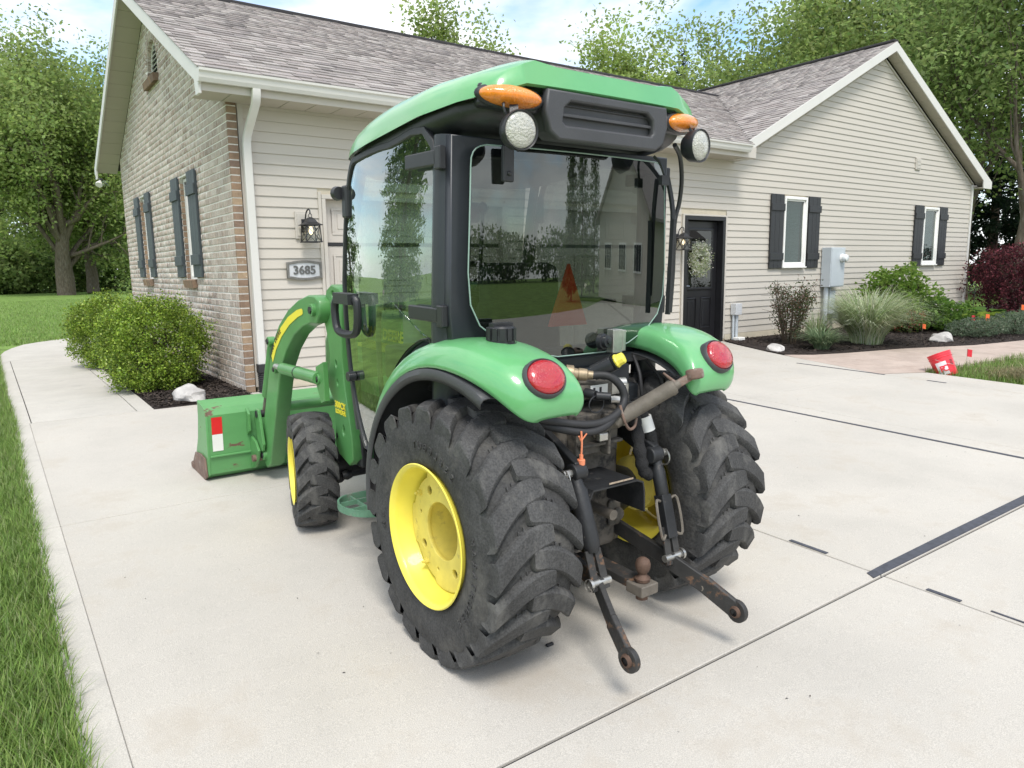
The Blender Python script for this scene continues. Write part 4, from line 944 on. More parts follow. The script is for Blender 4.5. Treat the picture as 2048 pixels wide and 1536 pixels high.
for s in (-1, 1):
    c0 = Vector((s*.437, -.160, 2.108)); m_ = Matrix.Translation(c0) @ Matrix.Rotation(s*R(16), 4, 'Z') @ Matrix.Rotation(s*R(-4), 4, 'Y')
    def ell(b, a, bb, c_, dy=0, n=14):
        b.grid([[m_ @ Vector((a*math.cos(t)*math.sin(p), dy-bb*math.cos(p)*1.0 if False else dy+bb*math.cos(p), c_*math.sin(t)*math.sin(p))) for t in np.linspace(0, 2*math.pi, 29)] for p in np.linspace(math.pi*.5, math.pi, n)])
    lh = T(lambda b: ell(b, .130, .03, .046, .0), 'marker_lamp', m_plast, smooth=True, angle=180)
    T(lambda b: ell(b, .116, .058, .038, -.012), 'amber_lens', m_amber, lh, smooth=True, angle=180)
    T(lambda b: b.box(-.115, .115, .0, .06, -.04, .04, m_), 'lamp_base', m_plast, lh, bevel=.015)
    c1 = Vector((s*.460, -.250, 1.985 if s < 0 else 2.01)); dv = Vector((s*.12, -1, -.02))
    wl = T(lambda b: b.lathe([(-.055, .001), (-.055, .045), (-.03, .062), (.012, .068), (.018, .066), (.012, .060)], c1, dv, 32), 'work_lamp', m_plast, smooth=True)
    T(lambda b: b.lathe([(.008, .062), (.018, .055), (.024, .035), (.026, .001)], c1, dv, 28), 'lamp_lens', m_lens, wl, smooth=True, angle=180)
    T(lambda b: b.bar(c1+Vector((0, .03, .05)), c1+Vector((-s*.02, .06, .11)), .03, .012).tube(spline([c1+Vector((.0, .05, .02)), c1+Vector((s*.03, .05, .08)), c1+Vector((0, .08, .12))], 4), .005, 6), 'lamp_bracket', m_plast, wl)
# window latch plate, wiper, cables by the rear window
T(lambda b: b.box(-.415, -.365, -.095, -.075, 1.83, 1.96).lathe([(0, .010), (.006, .009), (.008, .001)], (-.39, -.096, 1.86), (0, -1, 0), 12), 'window_bracket', m_plast, cabf, bevel=.006)
T(lambda b: b.tube(spline([(.50, -.055, 1.90), (.515, -.08, 1.75), (.51, -.085, 1.55), (.50, -.085, 1.38)], 4), .012, 6).bar((.495, -.092, 1.30), (.505, -.092, 1.72), .012, .022, (0, 1, 0)), 'wiper', m_plast, cabf, smooth=True)
T(lambda b: b.tube(spline([(.42, -.16, 2.02), (.50, -.12, 1.985), (.575, -.07, 1.90), (.60, -.04, 1.80), (.585, -.03, 1.7), (.60, -.02, 1.5), (.59, -.02, 1.3)], 5), .010, 8), 'lamp_cable', m_plast, cabf, smooth=True)
T(lambda b: b.box(.395, .44, -.12, -.10, 1.86, 1.90).tube(spline([(.42, -.11, 1.90), (.40, -.10, 1.95), (.38, -.08, 1.98)], 4), .006, 6), 'cable_plug', m_plast, cabf)
# lower rear latch: handle, striker
lt = T(lambda b: b.lathe([(0, .034), (.02, .034), (.022, .026), (.04, .026), (.042, .012), (.05, .012), (.051, .001)], (.085, -.095, 1.205), (.2, -1, .1), 20), 'window_latch', m_plast, cabf, smooth=True)
T(lambda b: b.box(.130, .185, -.125, -.085, 1.155, 1.255).box(.19, .21, -.12, -.09, 1.16, 1.25), 'latch_plate', m_steel, lt, bevel=.003)
# interior
T(lambda b: b.box(-.50, .50, .10, 1.0, .70, .74).box(-.40, .40, .02, .35, .74, 1.0), 'cab_floor', m_plast, cabf)
st_ = T(lambda b: b.box(-.22, .24, .32, .78, .98, 1.10), 'seat', m_seat, bevel=.05)
T(lambda b: b.box(-.20, .22, .22, .34, 1.06, 1.55, Matrix.Rotation(R(-4), 4, 'X')), 'backrest', m_seat, st_, bevel=.05)
T(lambda b: b.prism([(-.055, 0), (.055, 0), (0, .14)], .01, frame((.06, .10, 1.26), (1, 0, 0), (0, 0, 1)) @ Matrix.Scale(1.9, 4)), 'slow_vehicle_triangle', m_orange)
dsh = T(lambda b: b.box(-.30, .30, .86, 1.0, .9, 1.34, None), 'dashboard', m_cream, bevel=.06)
T(lambda b: b.tube([(.20*math.cos(a), .66+.17*math.sin(a)*.85, 1.44+.17*math.sin(a)*.45) for a in np.linspace(0, 2*math.pi, 25)[:-1]], .015, 8, closed=True).cyl((0, .66, 1.44), (0, .86, 1.18), .022).bar((-.19, .66, 1.44), (.19, .66, 1.44), .03, .012).bar((0, .52, 1.37), (0, .66, 1.44), .03, .012), 'steering_wheel', m_plast, dsh, smooth=True)
T(lambda b: b.cyl((-.05, .62, 1.45), (-.045, .60, 1.76), .010).lathe([(-.028, .001), (-.02, .018), (0, .028), (.02, .018), (.028, .001)], (-.045, .60, 1.78), (0, 0, 1), 14), 'steering_knob', m_plast, dsh, smooth=True)
T(lambda b: b.box(-.48, -.24, .25, .80, .98, 1.14).cyl((-.38, .38, 1.14), (-.36, .33, 1.36), .014).lathe([(0, .012), (.02, .03), (.07, .026), (.09, .001)], (-.36, .33, 1.34), (.1, -.2, 1), 12), 'side_console', m_plast, st_, bevel=.02)
T(lambda b: b.box(-.08, .08, .80, .83, 1.72, 1.82), 'interior_mirror', m_plast, cabf, bevel=.02)

# --- outside mirror with loop handle on the left door
ring = spline([(-.625, .80, 1.365), (-.635, .92, 1.365), (-.645, .975, 1.33), (-.645, .965, 1.225), (-.64, .92, 1.195), (-.625, .83, 1.195), (-.62, .785, 1.225), (-.62, .775, 1.33)], 3, closed=True)
T(lambda b: b.tube(ring, .019, 10, closed=True).box(-.66, -.605, .79, .965, 1.335, 1.385), 'mirror_handle', m_plast, bevel=.008)

# --- hood and front end
def hood(b):
    rws = []
    for y, hwid, zt in ((1.02, .265, 1.30), (1.3, .27, 1.29), (1.6, .27, 1.265), (1.9, .265, 1.225), (2.1, .25, 1.17), (2.2, .22, 1.08)):
        rws.append([(-hwid-.005, y, .78), (-hwid, y, 1.0), (-hwid+.01, y, zt-.10), (-hwid+.05, y, zt-.03), (-hwid*.5, y, zt), (0, y, zt+.012), (hwid*.5, y, zt), (hwid-.05, y, zt-.03), (hwid-.01, y, zt-.10), (hwid, y, 1.0), (hwid+.005, y, .78)])
    b.grid(rws)
hd = T(hood, 'hood', m_green2, smooth=True, angle=50)
T(lambda b: b.box(-.20, .20, 2.17, 2.19, .70, 1.06), 'grille', m_plast, hd, bevel=.02)
m_dec = M('decal_yellow', (.85, .72, .05), .4, var=.04)
T(lambda b: b.box(-.2765, -.2735, 1.05, 1.95, 1.04, 1.09), 'hood_stripe', m_dec, hd)
text('hood_lettering', 'JOHN DEERE', .085, m_dec, hd, frame((-.2755, 1.24, 1.135), (0, -1, 0), (0, 0, 1)), .0012, bold=.002, shear=.2)
T(lambda b: b.box(-.20, .20, .2, 2.15, .42, .80), 'chassis', m_black, bevel=.02)
T(lambda b: b.box(-.24, .24, -.06, .35, .38, .90), 'transmission', m_cast, bevel=.04)
fa = T(lambda b: b.box(-.44, .44, 1.56, 1.70, .27, .38).lathe([(-.06, .07), (.0, .11), (.07, .11), (.10, .06)], (-.40, 1.63, .33), (-1, 0, 0), 18), 'front_axle', m_black, bevel=.02)
T(lambda b: b.tube([(-.42, 1.50, .30), (-.2, 1.47, .31), (.3, 1.47, .31)], [.018, .014, .014], 8).lathe([(-.03, .02), (0, .03), (.03, .02)], (-.40, 1.50, .30), (1, 0, 0), 12), 'steering_rod', m_black, fa, smooth=True)
T(lambda b: b.cyl((-.40, 1.50, .56), (-.36, 1.35, .52), .075).box(-.42, -.2, 1.25, 1.52, .40, .60), 'air_tank', m_black, bevel=.02)
T(lambda b: b.tube([(-.35, 0, .5), (-.2, 0, .5), (.2, 0, .5), (.35, 0, .5)], [.09, .14, .14, .09], 18), 'rear_axle', m_black, smooth=True)
# step on the left
stp = MB()
P = lambda x, y: (x, y, .285)
loop = spline([P(-.42, 1.17), P(-.54, 1.17), P(-.61, 1.12), P(-.635, 1.02), P(-.60, .92), P(-.52, .86), P(-.43, .86)], 5)
for a_, c_ in zip(loop[:-1], loop[1:]): stp.bar(a_, c_, .010, .034)
for x0, y0, x1, y1 in ((-.43, .86, -.42, 1.17), (-.42, 1.08, -.615, 1.08), (-.42, .97, -.62, .97), (-.52, .86, -.53, 1.17)): stp.bar(P(x0, y0), P(x1, y1), .006, .024)
stp.build('step', M('step_green', (.10, .22, .14), .6, var=.2, scale=12, col2=(.2, .2, .17), c2=(.58, .7), s2=14), TR)
T(lambda b: b.box(-.505, -.425, .86, .90, .30, .72).box(-.48, -.30, .80, .92, .29, .33), 'step_bracket', m_plast, bevel=.006)

# --- loader: masts, booms, cylinders, bucket
mast_o = [(1.335, 1.345), (1.36, 1.375), (1.46, 1.392), (1.53, 1.36), (1.57, 1.28), (1.575, 1.18), (1.53, 1.08), (1.515, .96), (1.56, .90), (1.555, .82), (1.48, .74), (1.475, .62), (1.48, .50), (1.44, .455), (1.31, .42), (1.26, .46), (1.265, .56), (1.30, .70), (1.34, .85), (1.36, 1.0), (1.345, 1.22)]
boom_o = [(1.50, 1.24), (1.50, 1.30), (1.56, 1.325), (1.66, 1.325), (1.82, 1.288), (2.0, 1.22), (2.18, 1.115), (2.31, 1.0), (2.39, .88), (2.69, .24), (2.68, .14), (2.60, .10), (2.52, .14), (2.255, .74), (2.19, .86), (2.07, .985), (1.92, 1.09), (1.78, 1.15), (1.64, 1.185), (1.55, 1.19)]
for s in (-1, 1):
    YZ = lambda x: frame((x, 0, 0), (0, 1, 0), (0, 0, 1))
    ms = curve_plate('loader_mast', mast_o, [circle(1.445, 1.345, .026), circle(1.375, 1.345, .012), circle(1.44, .965, .018, 14, .026), circle(1.43, .86, .016, 14, .024), circle(1.37, .60, .024, 14, .036)], .085, m_green2, TR, YZ(s*.415), bevel=.006)
    bo = curve_plate('loader_boom', boom_o, [], .082, m_green2, TR, YZ(s*.475), bevel=.008)
    for y, z, r_, par in ((1.575, 1.255, .036, bo), (2.36, 1.0, .032, bo), (2.27, .83, .026, bo), (1.525, .875, .03, ms), (2.62, .18, .036, bo)):
        pb = T(lambda b: b.cyl((s*.50, y, z), (s*.545, y, z), r_), 'pivot_boss', m_green2, par, bevel=.004)
        T(lambda b: b.cyl((s*.54, y, z), (s*.552, y, z), r_*.6, n=6), 'pivot_pin', m_black, par)
    T(lambda b: b.prism([(1.45, .98), (1.56, .94), (1.57, .85), (1.50, .74), (1.44, .76)], .03, YZ(s*.505 if s > 0 else -.535)), 'cylinder_bracket', m_green2, ms, bevel=.004)
    lc = T(lambda b: b.cyl((s*.485+s*.05, 1.52, .88), (s*.535, 2.12, .856), .036, n=20), 'lift_cylinder', m_green2, smooth=True, bevel=.003)
    T(lambda b: b.lathe([(0, .037), (.008, .039), (.016, .037)], (s*.535, 1.84, .867), (0, 1, -.04), 20), 'cylinder_band', m_plast, lc, smooth=True)
    T(lambda b: b.cyl((s*.535, 2.12, .856), (s*.53, 2.27, .85), .018), 'piston_rod', m_steel, lc, smooth=True)
    cc = T(lambda b: b.cyl((s*.50, 2.40, .99), (s*.50, 2.60, .60), .030, n=18), 'curl_cylinder', m_green2, smooth=True, bevel=.003)
    T(lambda b: b.cyl((s*.50, 2.60, .60), (s*.50, 2.665, .47), .015), 'piston_rod', m_dull, cc, smooth=True)
    T(lambda b: b.cyl((s*.46, 2.665, .465), (s*.56, 2.665, .465), .026), 'rod_eye', m_black, cc, smooth=True)
    lk = T(lambda b: b.prism([(2.58, .22), (2.56, .27), (2.63, .50), (2.69, .50), (2.72, .44), (2.66, .20)], .02, YZ(s*.535 if s > 0 else -.555)), 'bucket_link', m_green2, bevel=.004)
    T(lambda b: b.bar((s*.53, 2.68, .47), (s*.53, 2.77, .40), .025, .05), 'link_bar', m_green2, lk, bevel=.004)
T(lambda b: b.cyl((-.43, 2.36, .56), (.43, 2.36, .56), .032, n=20), 'torque_tube', m_green2, smooth=True)
T(lambda b: b.cyl((-.40, 1.47, 1.10), (.40, 1.47, 1.10), .03).cyl((-.40, 1.47, .93), (.40, 1.47, .93), .03), 'brace_tube', m_green2, smooth=True)
# decals on the left boom and mast
arc = [(2.355, .905), (2.285, 1.0), (2.17, 1.095), (2.0, 1.185), (1.84, 1.238), (1.76, 1.252), (1.745, 1.245)]
arc2 = [(2.335, .865), (2.258, .955), (2.14, 1.05), (1.98, 1.14), (1.83, 1.197), (1.76, 1.215), (1.742, 1.225)]
dm = T(lambda b: b.grid([[(-.5265, y, z) for y, z in arc], [(-.5265, y, z) for y, z in arc2]]), 'boom_decal', m_dec, fix=False)
for i, ch in enumerate('JOHN DEERE'):
    t = i/9; y = 2.365-t*.21; z = .90+.225*t-.05*t*t; tn = Vector((0, -.21, .225-.10*t)).normalized(); no = Vector((0, tn.z, -tn.y))
    text('decal_letter', ch, .042, m_blackp if False else m_plast, dm, frame(Vector((-.5275, y, z))+no*.010, tn, no), .0006, bold=.0012)
wl_ = T(lambda b: b.box(-.4605, -.4595, 1.365, 1.425, 1.02, 1.30), 'warning_label', m_white)
T(lambda b: b.box(-.462, -.4608, 1.365, 1.425, 1.265, 1.30).box(-.462, -.4608, 1.365, 1.425, 1.04, 1.06), 'label_band', m_org, wl_)
for k in range(7): T(lambda b: b.box(-.462, -.4608, 1.378, 1.41, 1.085+k*.022, 1.093+k*.022), 'label_line', m_plast, wl_)
text('mast_lettering', '300CX', .050, m_dec, TR, frame((-.4655, 1.40, .735), (0, -1, 0), (0, 0, 1)), .0012, bold=.0015)
text('mast_lettering', 'LOADER', .036, m_dec, TR, frame((-.4655, 1.395, .698), (0, -1, 0), (0, 0, 1)), .0012, bold=.001)
T(lambda b: b.box(-.5180, -.5165, 2.45, 2.53, .53, .70, Matrix.Translation((0, 2.49, .6)) @ Matrix.Rotation(R(24), 4, 'X') @ Matrix.Translation((0, -2.49, -.6))), 'boom_label', m_white)
# bucket
BW = .85
prof = [(2.985, .545), (2.80, .515), (2.775, .47), (2.785, .18), (2.80, .05), (2.86, .012), (3.21, .006)]
inner = [(3.21, .014), (2.87, .024), (2.82, .06), (2.80, .18), (2.79, .46), (2.815, .50), (2.985, .532)]
bk = T(lambda b: b.prism(prof+inner, 2*BW, frame((-BW, 0, 0), (0, 1, 0), (0, 0, 1))), 'bucket', m_greenb)
side = [(2.985, .548), (2.80, .518), (2.772, .47), (2.782, .18), (2.797, .045), (2.86, .006), (3.20, .004), (3.205, .05), (3.13, .13), (3.04, .27), (2.995, .42)]
for s in (-1, 1):
    sp = T(lambda b: b.prism(side, .016, frame((s*BW-(.016 if s < 0 else 0), 0, 0), (0, 1, 0), (0, 0, 1))), 'side_plate', m_greenb, bk, bevel=.003)
    T(lambda b: b.prism([(2.80, .035), (2.86, .002), (3.22, 0), (3.215, .04), (3.10, .15), (2.94, .17), (2.83, .16)], .012, frame((s*(BW+.017)-(.012 if s < 0 else 0), 0, 0), (0, 1, 0), (0, 0, 1))), 'wear_plate', m_rust, sp, bevel=.003)
    T(lambda b: b.box(s*BW-.035, s*BW+.035, 3.16, 3.24, .005, .05), 'corner_bolt', m_rust, sp, bevel=.01)
    tx = s*.795
    for z0, z1, mt_ in ((.335, .455, m_redt), (.215, .334, m_white)):
        T(lambda b: b.add([(tx-.035, np.interp(z0, [.18, .47], [2.7835, 2.7735])-.0015, z0), (tx+.035, np.interp(z0, [.18, .47], [2.7835, 2.7735])-.0015, z0), (tx+.035, np.interp(z1, [.18, .47], [2.7835, 2.7735])-.0015, z1), (tx-.035, np.interp(z1, [.18, .47], [2.7835, 2.7735])-.0015, z1)], [(0, 1, 2, 3)]), 'reflector', mt_, bk)
    lug = T(lambda b: b.prism([(2.785, .05), (2.69, .08), (2.62, .16), (2.60, .22), (2.66, .27), (2.785, .30)], .018, frame((s*.56 if s > 0 else -.578, 0, 0), (0, 1, 0), (0, 0, 1))).prism([(2.785, .05), (2.69, .08), (2.62, .16), (2.60, .22), (2.66, .27), (2.785, .30)], .018, frame((s*.40 if s > 0 else -.418, 0, 0), (0, 1, 0), (0, 0, 1))), 'hinge_plate', m_green2, bk, bevel=.004)
    T(lambda b: b.cyl((s*.38, 2.67, .155), (s*.60, 2.67, .155), .024), 'hinge_pin', m_rust, bk, smooth=True)
    T(lambda b: b.prism([(2.775, .30), (2.72, .34), (2.72, .46), (2.775, .50)], .018, frame((s*.58 if s > 0 else -.598, 0, 0), (0, 1, 0), (0, 0, 1))), 'link_plate', m_green2, bk, bevel=.004)
T(lambda b: b.box(-BW, BW, 2.772, 2.788, .172, .186), 'back_seam', m_greenb, bk, bevel=.004)
T(lambda b: b.box(-BW-.01, BW+.01, 3.10, 3.25, .0, .0115), 'cutting_edge', m_rust, bk)

# --- rear end: gearbox, three-point hitch, hoses
rc = T(lambda b: b.box(-.17, .17, -.14, -.02, .30, .94), 'rear_casting', m_cast, bevel=.03)
T(lambda b: b.box(-.13, .10, -.20, -.13, .76, .93).box(-.13, .10, -.235, -.20, .80, .815).box(-.13, .10, -.235, -.20, .87, .885).box(.0, .016, -.25, -.20, .76, .93), 'top_link_bracket', m_cast, rc, bevel=.008)
for x, z in ((-.10, .90), (-.10, .79), (.06, .90), (.06, .79)): T(lambda b: b.cyl((x, -.19, z), (x, -.212, z), .014, n=6), 'flange_bolt', m_cast, rc)
T(lambda b: b.box(-.06, -.01, -.262, -.236, .825, .862), 'bracket_pin', m_steel, rc, bevel=.008)
# pto shield
hd_ = [(-.165, .68), (.165, .68), (.19, .64), (.19, .46)]
ps = T(lambda b: b.grid([[(x, y, z) for y in (-.13, -.25, -.36)] for x, z in [(-.20, .42), (-.20, .64), (-.18, .675), (.06, .675), (.095, .66), (.105, .62), (.11, .53)]]), 'pto_shield', m_black, smooth=False, solid=.008)
T(lambda b: b.cyl((-.01, -.13, .52), (-.01, -.30, .52), .022), 'pto_shaft', m_dull, ps, smooth=True)
T(lambda b: b.box(-.10, .03, -.365, -.362, .684, .690), 'shield_label', M('worn_label', (.34, .27, .20), .8, var=.4, scale=60), ps)
# rockshaft arms and lift rods
for s in (-1, 1):
    ra = T(lambda b: b.bar((s*.20, -.02, .86), (s*.215, -.30, .745), .035, .075).cyl((s*.16, -.02, .86), (s*.24, -.02, .86), .05).cyl((s*.18, -.30, .74), (s*.245, -.30, .74), .036), 'lift_arm', m_black, bevel=.008)
    T(lambda b: b.cyl((s*.245, -.30, .74), (s*.285, -.30, .74), .016, n=10).tube([(s*.275+0*math.cos(a), -.30+.034*math.cos(a), .72+.034*math.sin(a)) for a in np.linspace(0, 6.28, 15)[:-1]], .0035, 6, closed=True), 'linch_pin', m_steel, ra, smooth=True)
    a, d = Vector((s*.225, -.305, .72)), Vector((s*.205, -.435, .335))
    lr = T(lambda b: b.lathe([(0, .024), (.03, .028), (.05, .037), (.25, .037), (.27, .033), (.29, .024)] if s < 0 else [(0, .022), (.03, .022), (.05, .028), (.15, .028), (.16, .022), (.30, .02)], a, d-a, 18), 'lift_rod', m_black, smooth=True)
    e_ = (d-a).normalized()
    if s > 0:
        T(lambda b: b.bar(a+e_*.15, a+e_*.33, .055, .05, (0, 1, 0)), 'rod_body', m_black, lr, bevel=.004)
        for q in (-1, 1): T(lambda b: b.tube(spline([a+e_*.17+Vector((q*.03, -.01, 0)), a+e_*.17+Vector((q*.062, -.02, 0)), a+e_*.31+Vector((q*.062, -.02, 0)), a+e_*.31+Vector((q*.03, -.01, 0))], 4), .006, 6), 'crank_handle', m_dull, lr, smooth=True)
    for q in (-1, 1): T(lambda b: b.bar(a+e_*.28+Vector((q*.022, 0, 0)), d+e_*.03+Vector((q*.026, 0, 0)), .012, .035, (1, 0, 0)), 'clevis', m_blackr, lr, bevel=.003)
    T(lambda b: b.cyl(d+Vector((-.05, 0, 0)), d+Vector((.05, 0, 0)), .015).lathe([(0, .024), (.012, .024)], d+Vector((s*.045, 0, 0)), (s, 0, 0), 12), 'clevis_pin', m_steel, lr, smooth=True)
    # lower link
    p0, p1, p2, p3 = Vector((s*.17, -.02, .40)), Vector((s*.20, -.44, .315)), Vector((s*.265, -.58, .235)), Vector((s*.30, -.695, .172))
    ll = T(lambda b: b.bar(p0, p1, .024, .068).bar(p1-Vector((0, -.02, 0)), p2, .024, .070), 'lower_link', m_blackr, bevel=.005)
    dd = (p3-p2).normalized()
    T(lambda b: b.bar(p2-dd*.03, p3, .026, .076), 'link_end', m_blackr, ll, bevel=.008)
    T(lambda b: b.cyl(p3-Vector((.012, 0, 0)), p3+Vector((.012, 0, 0)), .046, n=24), 'ball_housing', m_blackr, ll, bevel=.004)
    T(lambda b: b.lathe([(-.024, .016), (-.018, .024), (0, .029), (.018, .024), (.024, .016)], p3, (1, 0, 0), 20), 'link_ball', m_rustb, ll, smooth=True)
    T(lambda b: b.tube([p2+Vector((s*-.018, .03+.014*math.cos(a), -.005+.014*math.sin(a))) for a in np.linspace(0, 6.28, 13)[:-1]], .004, 6, closed=True), 'link_ring', m_dull, ll, smooth=True)
# drawbar, sway bracket and tow ball
db = T(lambda b: b.bar((-.01, .1, .285), (.02, -.47, .262), .075, .036), 'drawbar', m_blackr, bevel=.005)
T(lambda b: b.lathe([(-.075, .001), (-.075, .024), (-.045, .026), (-.044, .018), (.0, .018), (.001, .030), (.014, .032), (.026, .018), (.032, .017), (.042, .024), (.056, .030), (.072, .031), (.088, .026), (.097, .014), (.100, .001)], (.018, -.445, .283), (0, 0, 1), 24), 'tow_ball', m_rustb, db, smooth=True, angle=40)
T(lambda b: b.box(-.03, .065, -.49, -.40, .235, .281), 'ball_block', m_dull, db, bevel=.006)
T(lambda b: b.box(-.22, .22, -.10, -.04, .30, .37).box(-.16, .02, -.20, -.10, .345, .358).box(-.24, -.14, -.13, -.07, .26, .30), 'drawbar_frame', m_cast, rc, bevel=.01)
T(lambda b: b.box(.10, .165, -.17, -.14, .40, .52).cyl((.13, -.17, .46), (.13, -.20, .46), .03), 'side_plate', m_cast, rc, bevel=.015)
# top link stowed across the back
a, d = Vector((-.035, -.225, .862)), Vector((.268, -.43, 1.085)); e_ = (d-a).normalized(); l = (d-a).length
tl = T(lambda b: b.lathe([(.03, .013), (.06, .02), (.075, .031), (l-.10, .031), (l-.09, .034), (l-.075, .031), (l-.07, .02), (l-.05, .016)], a, e_, 20), 'top_link', m_dull, smooth=True, angle=35)
T(lambda b: b.bar(a-e_*.03, a+e_*.07, .03, .035).cyl(a+Vector((0, 0, -.03)), a+Vector((0, 0, .03)), .022), 'top_link_foot', m_cast, tl, bevel=.006)
T(lambda b: b.bar(d-e_*.06, d, .022, .03).lathe([(-.022, .015), (-.02, .032), (-.012, .036), (.012, .036), (.02, .032), (.022, .015)], d+e_*.02, (0, .25, 1), 20), 'top_link_eye', m_rust, tl, bevel=.004)
T(lambda b: b.cyl(d-e_*.07+Vector((0, 0, .01)), d-e_*.13+Vector((-.01, -.01, .085)), .009, .004), 'lock_handle', m_rust, tl, smooth=True)
mid = a+e_*.10
T(lambda b: b.tube(spline([mid+Vector((-.02, -.02, .06)), mid+Vector((-.01, -.035, .0)), mid+Vector((.02, -.035, -.04)), mid+Vector((.055, -.03, -.035)), mid+Vector((.065, -.03, .0))], 5), .006, 8), 'stow_hook', m_rust, tl, smooth=True)
# hydraulic block, couplers and hoses
hb = T(lambda b: b.box(-.14, .09, -.17, -.06, .985, 1.045), 'hydraulic_block', m_cast, bevel=.004)
T(lambda b: b.box(-.035, .06, -.1725, -.1705, .995, 1.04), 'block_label', m_white, hb)
for q in (.0, .035): T(lambda b: b.box(-.022+q, -.010+q, -.1735, -.1727, 1.003, 1.03), 'label_mark', m_plast, hb)
T(lambda b: b.cyl((-.06, -.17, 1.015), (-.05, -.22, 1.01), .02).cyl((-.05, -.22, 1.01), (.0, -.25, 1.005), .016).tube([(-.05+.04*math.cos(a), -.225, .975+.035*math.sin(a)) for a in np.linspace(0, 6.28, 17)[:-1]], .003, 6, closed=True), 'dust_cap', m_plast, hb, smooth=True)
T(lambda b: b.box(.085, .145, -.16, -.10, .985, 1.04).cyl((.165, -.16, 1.03), (.165, -.16, .90), .022, n=12).lathe([(-.03, .026), (.03, .026)], (.165, -.16, .95), (0, 0, 1), 6).cyl((.10, -.13, 1.03), (.175, -.16, 1.03), .024), 'elbow_fitting', m_steel, hb, bevel=.004)
T(lambda b: b.tube(spline([(.08, -.17, .97), (.115, -.19, .965), (.135, -.20, .93), (.135, -.20, .86)], 5), .016, 10), 'steel_pipe', m_steel, hb, smooth=True)
rec = T(lambda b: b.box(-.20, -.07, -.12, -.04, 1.05, 1.115), 'coupler_bracket', m_plast, bevel=.004)
T(lambda b: b.lathe([(0, .034), (.03, .034), (.032, .024), (.05, .022), (.052, .026), (.085, .024), (.09, .018), (.11, .018)], (-.125, -.12, 1.095), (.75, -.55, -.08), 18), 'hose_coupler', M('brass_fitting', (.34, .27, .18), .5, metal=.6, var=.3, scale=30), rec, smooth=True)
T(lambda b: b.tube(spline([(-.045, -.18, 1.085), (.01, -.225, 1.085), (.055, -.255, 1.04), (.06, -.27, .985), (.0, -.29, .94), (-.09, -.29, .915), (-.19, -.27, .92), (-.34, -.22, .95)], 6), .0165, 12), 'hydraulic_hose', m_blackp, rec, smooth=True)
T(lambda b: b.tube(spline([(.02, -.28, .95), (-.06, -.30, .905), (-.15, -.295, .888), (-.25, -.26, .905), (-.34, -.20, .93)], 6), .015, 12), 'hydraulic_hose', m_blackp, rec, smooth=True)
T(lambda b: b.cyl((-.01, -.16, 1.09), (.035, -.225, 1.135), .033).lathe([(0, .03), (.01, .036)], (.035, -.225, 1.135), (.045, -.065, .045), 16), 'fill_tube', m_plast, rec, smooth=True)
T(lambda b: b.lathe([(0, .027), (.006, .03), (.012, .027), (.012, .026), (.036, .024), (.040, .02), (.041, .001)], (.041, -.233, 1.141), (.045, -.065, .045), 10), 'yellow_cap', m_yellow, rec)
U = spline([(.165, -.20, .95), (.155, -.25, .86), (.150, -.28, .76), (.165, -.29, .68), (.20, -.29, .655), (.235, -.28, .69), (.235, -.27, .78), (.205, -.25, .88), (.19, -.21, .97)], 6)
T(lambda b: b.tube(U, [.026+.003*math.sin(i*1.7) for i in range(len(U))], 12), 'sleeved_hose', M('fabric_sleeve', (.015, .015, .016), .9, var=.3, scale=60, bump=.6, bscale=150), hb, smooth=True)
T(lambda b: b.cyl((.219, -.26, .835), (.203, -.247, .895), .030), 'hose_label', m_white, hb, smooth=True)
for pts in ([(.33, -.05, 1.12), (.30, -.12, 1.05), (.30, -.14, .95), (.36, -.12, .86)], [(.38, -.08, 1.10), (.42, -.14, 1.0), (.40, -.16, .85), (.33, -.16, .74)], [(-.24, -.05, .95), (-.27, -.16, .84), (-.29, -.18, .72), (-.30, -.15, .6)]):
    T(lambda b: b.tube(spline(pts, 6), .008, 8), 'cable', m_blackp, smooth=True)
T(lambda b: b.box(-.30, .30, -.06, .02, 1.0, 1.09).box(-.30, -.22, -.08, .0, .80, 1.0).box(.26, .34, -.08, .0, .80, 1.0), 'cab_mount', m_cab, bevel=.01)
T(lambda b: b.tube(spline([(-.195, -.300, .90), (-.195, -.305, .85), (-.197, -.305, .805)], 3), .004, 6).tube([(-.195, -.30, .86), (-.215, -.31, .885)], .003, 6).tube([(-.195, -.30, .86), (-.175, -.31, .89)], .003, 6).cyl((-.197, -.305, .808), (-.197, -.305, .79), .008), 'plug_cord', m_org, smooth=True)
T(lambda b: b.cyl((-.197, -.305, .79), (-.197, -.305, .752), .016), 'dust_plug', m_org, bevel=.003)
# ------------------------------------------------------------------ vegetation
m_leaf = M('leaf', (.1, .2, .05), .55, var=.10, scale=3, attr='col', trans=.58, spec=.3)
m_box = M('boxwood_leaf', (.1, .2, .05), .42, var=.10, scale=6, attr='col', trans=.30, spec=.4)
m_blade = M('grass_blade', (.1, .2, .05), .5, var=.10, scale=3, attr='col', trans=.35, spec=.3)
m_bark = M('bark', (.13, .105, .08), .95, var=.35, scale=5, bump=.9, bscale=18, stretch=(3, 3, .6), spec=.15, col2=(.22, .20, .17), c2=(.5, .7), s2=6)
m_twig = M('twig', (.075, .058, .042), .9, var=.3, scale=20, spec=.2)
m_stone = M('field_stone', (.42, .40, .38), .85, var=.2, scale=6, bump=.5, bscale=18, col2=(.58, .56, .53), c2=(.48, .66), s2=7)

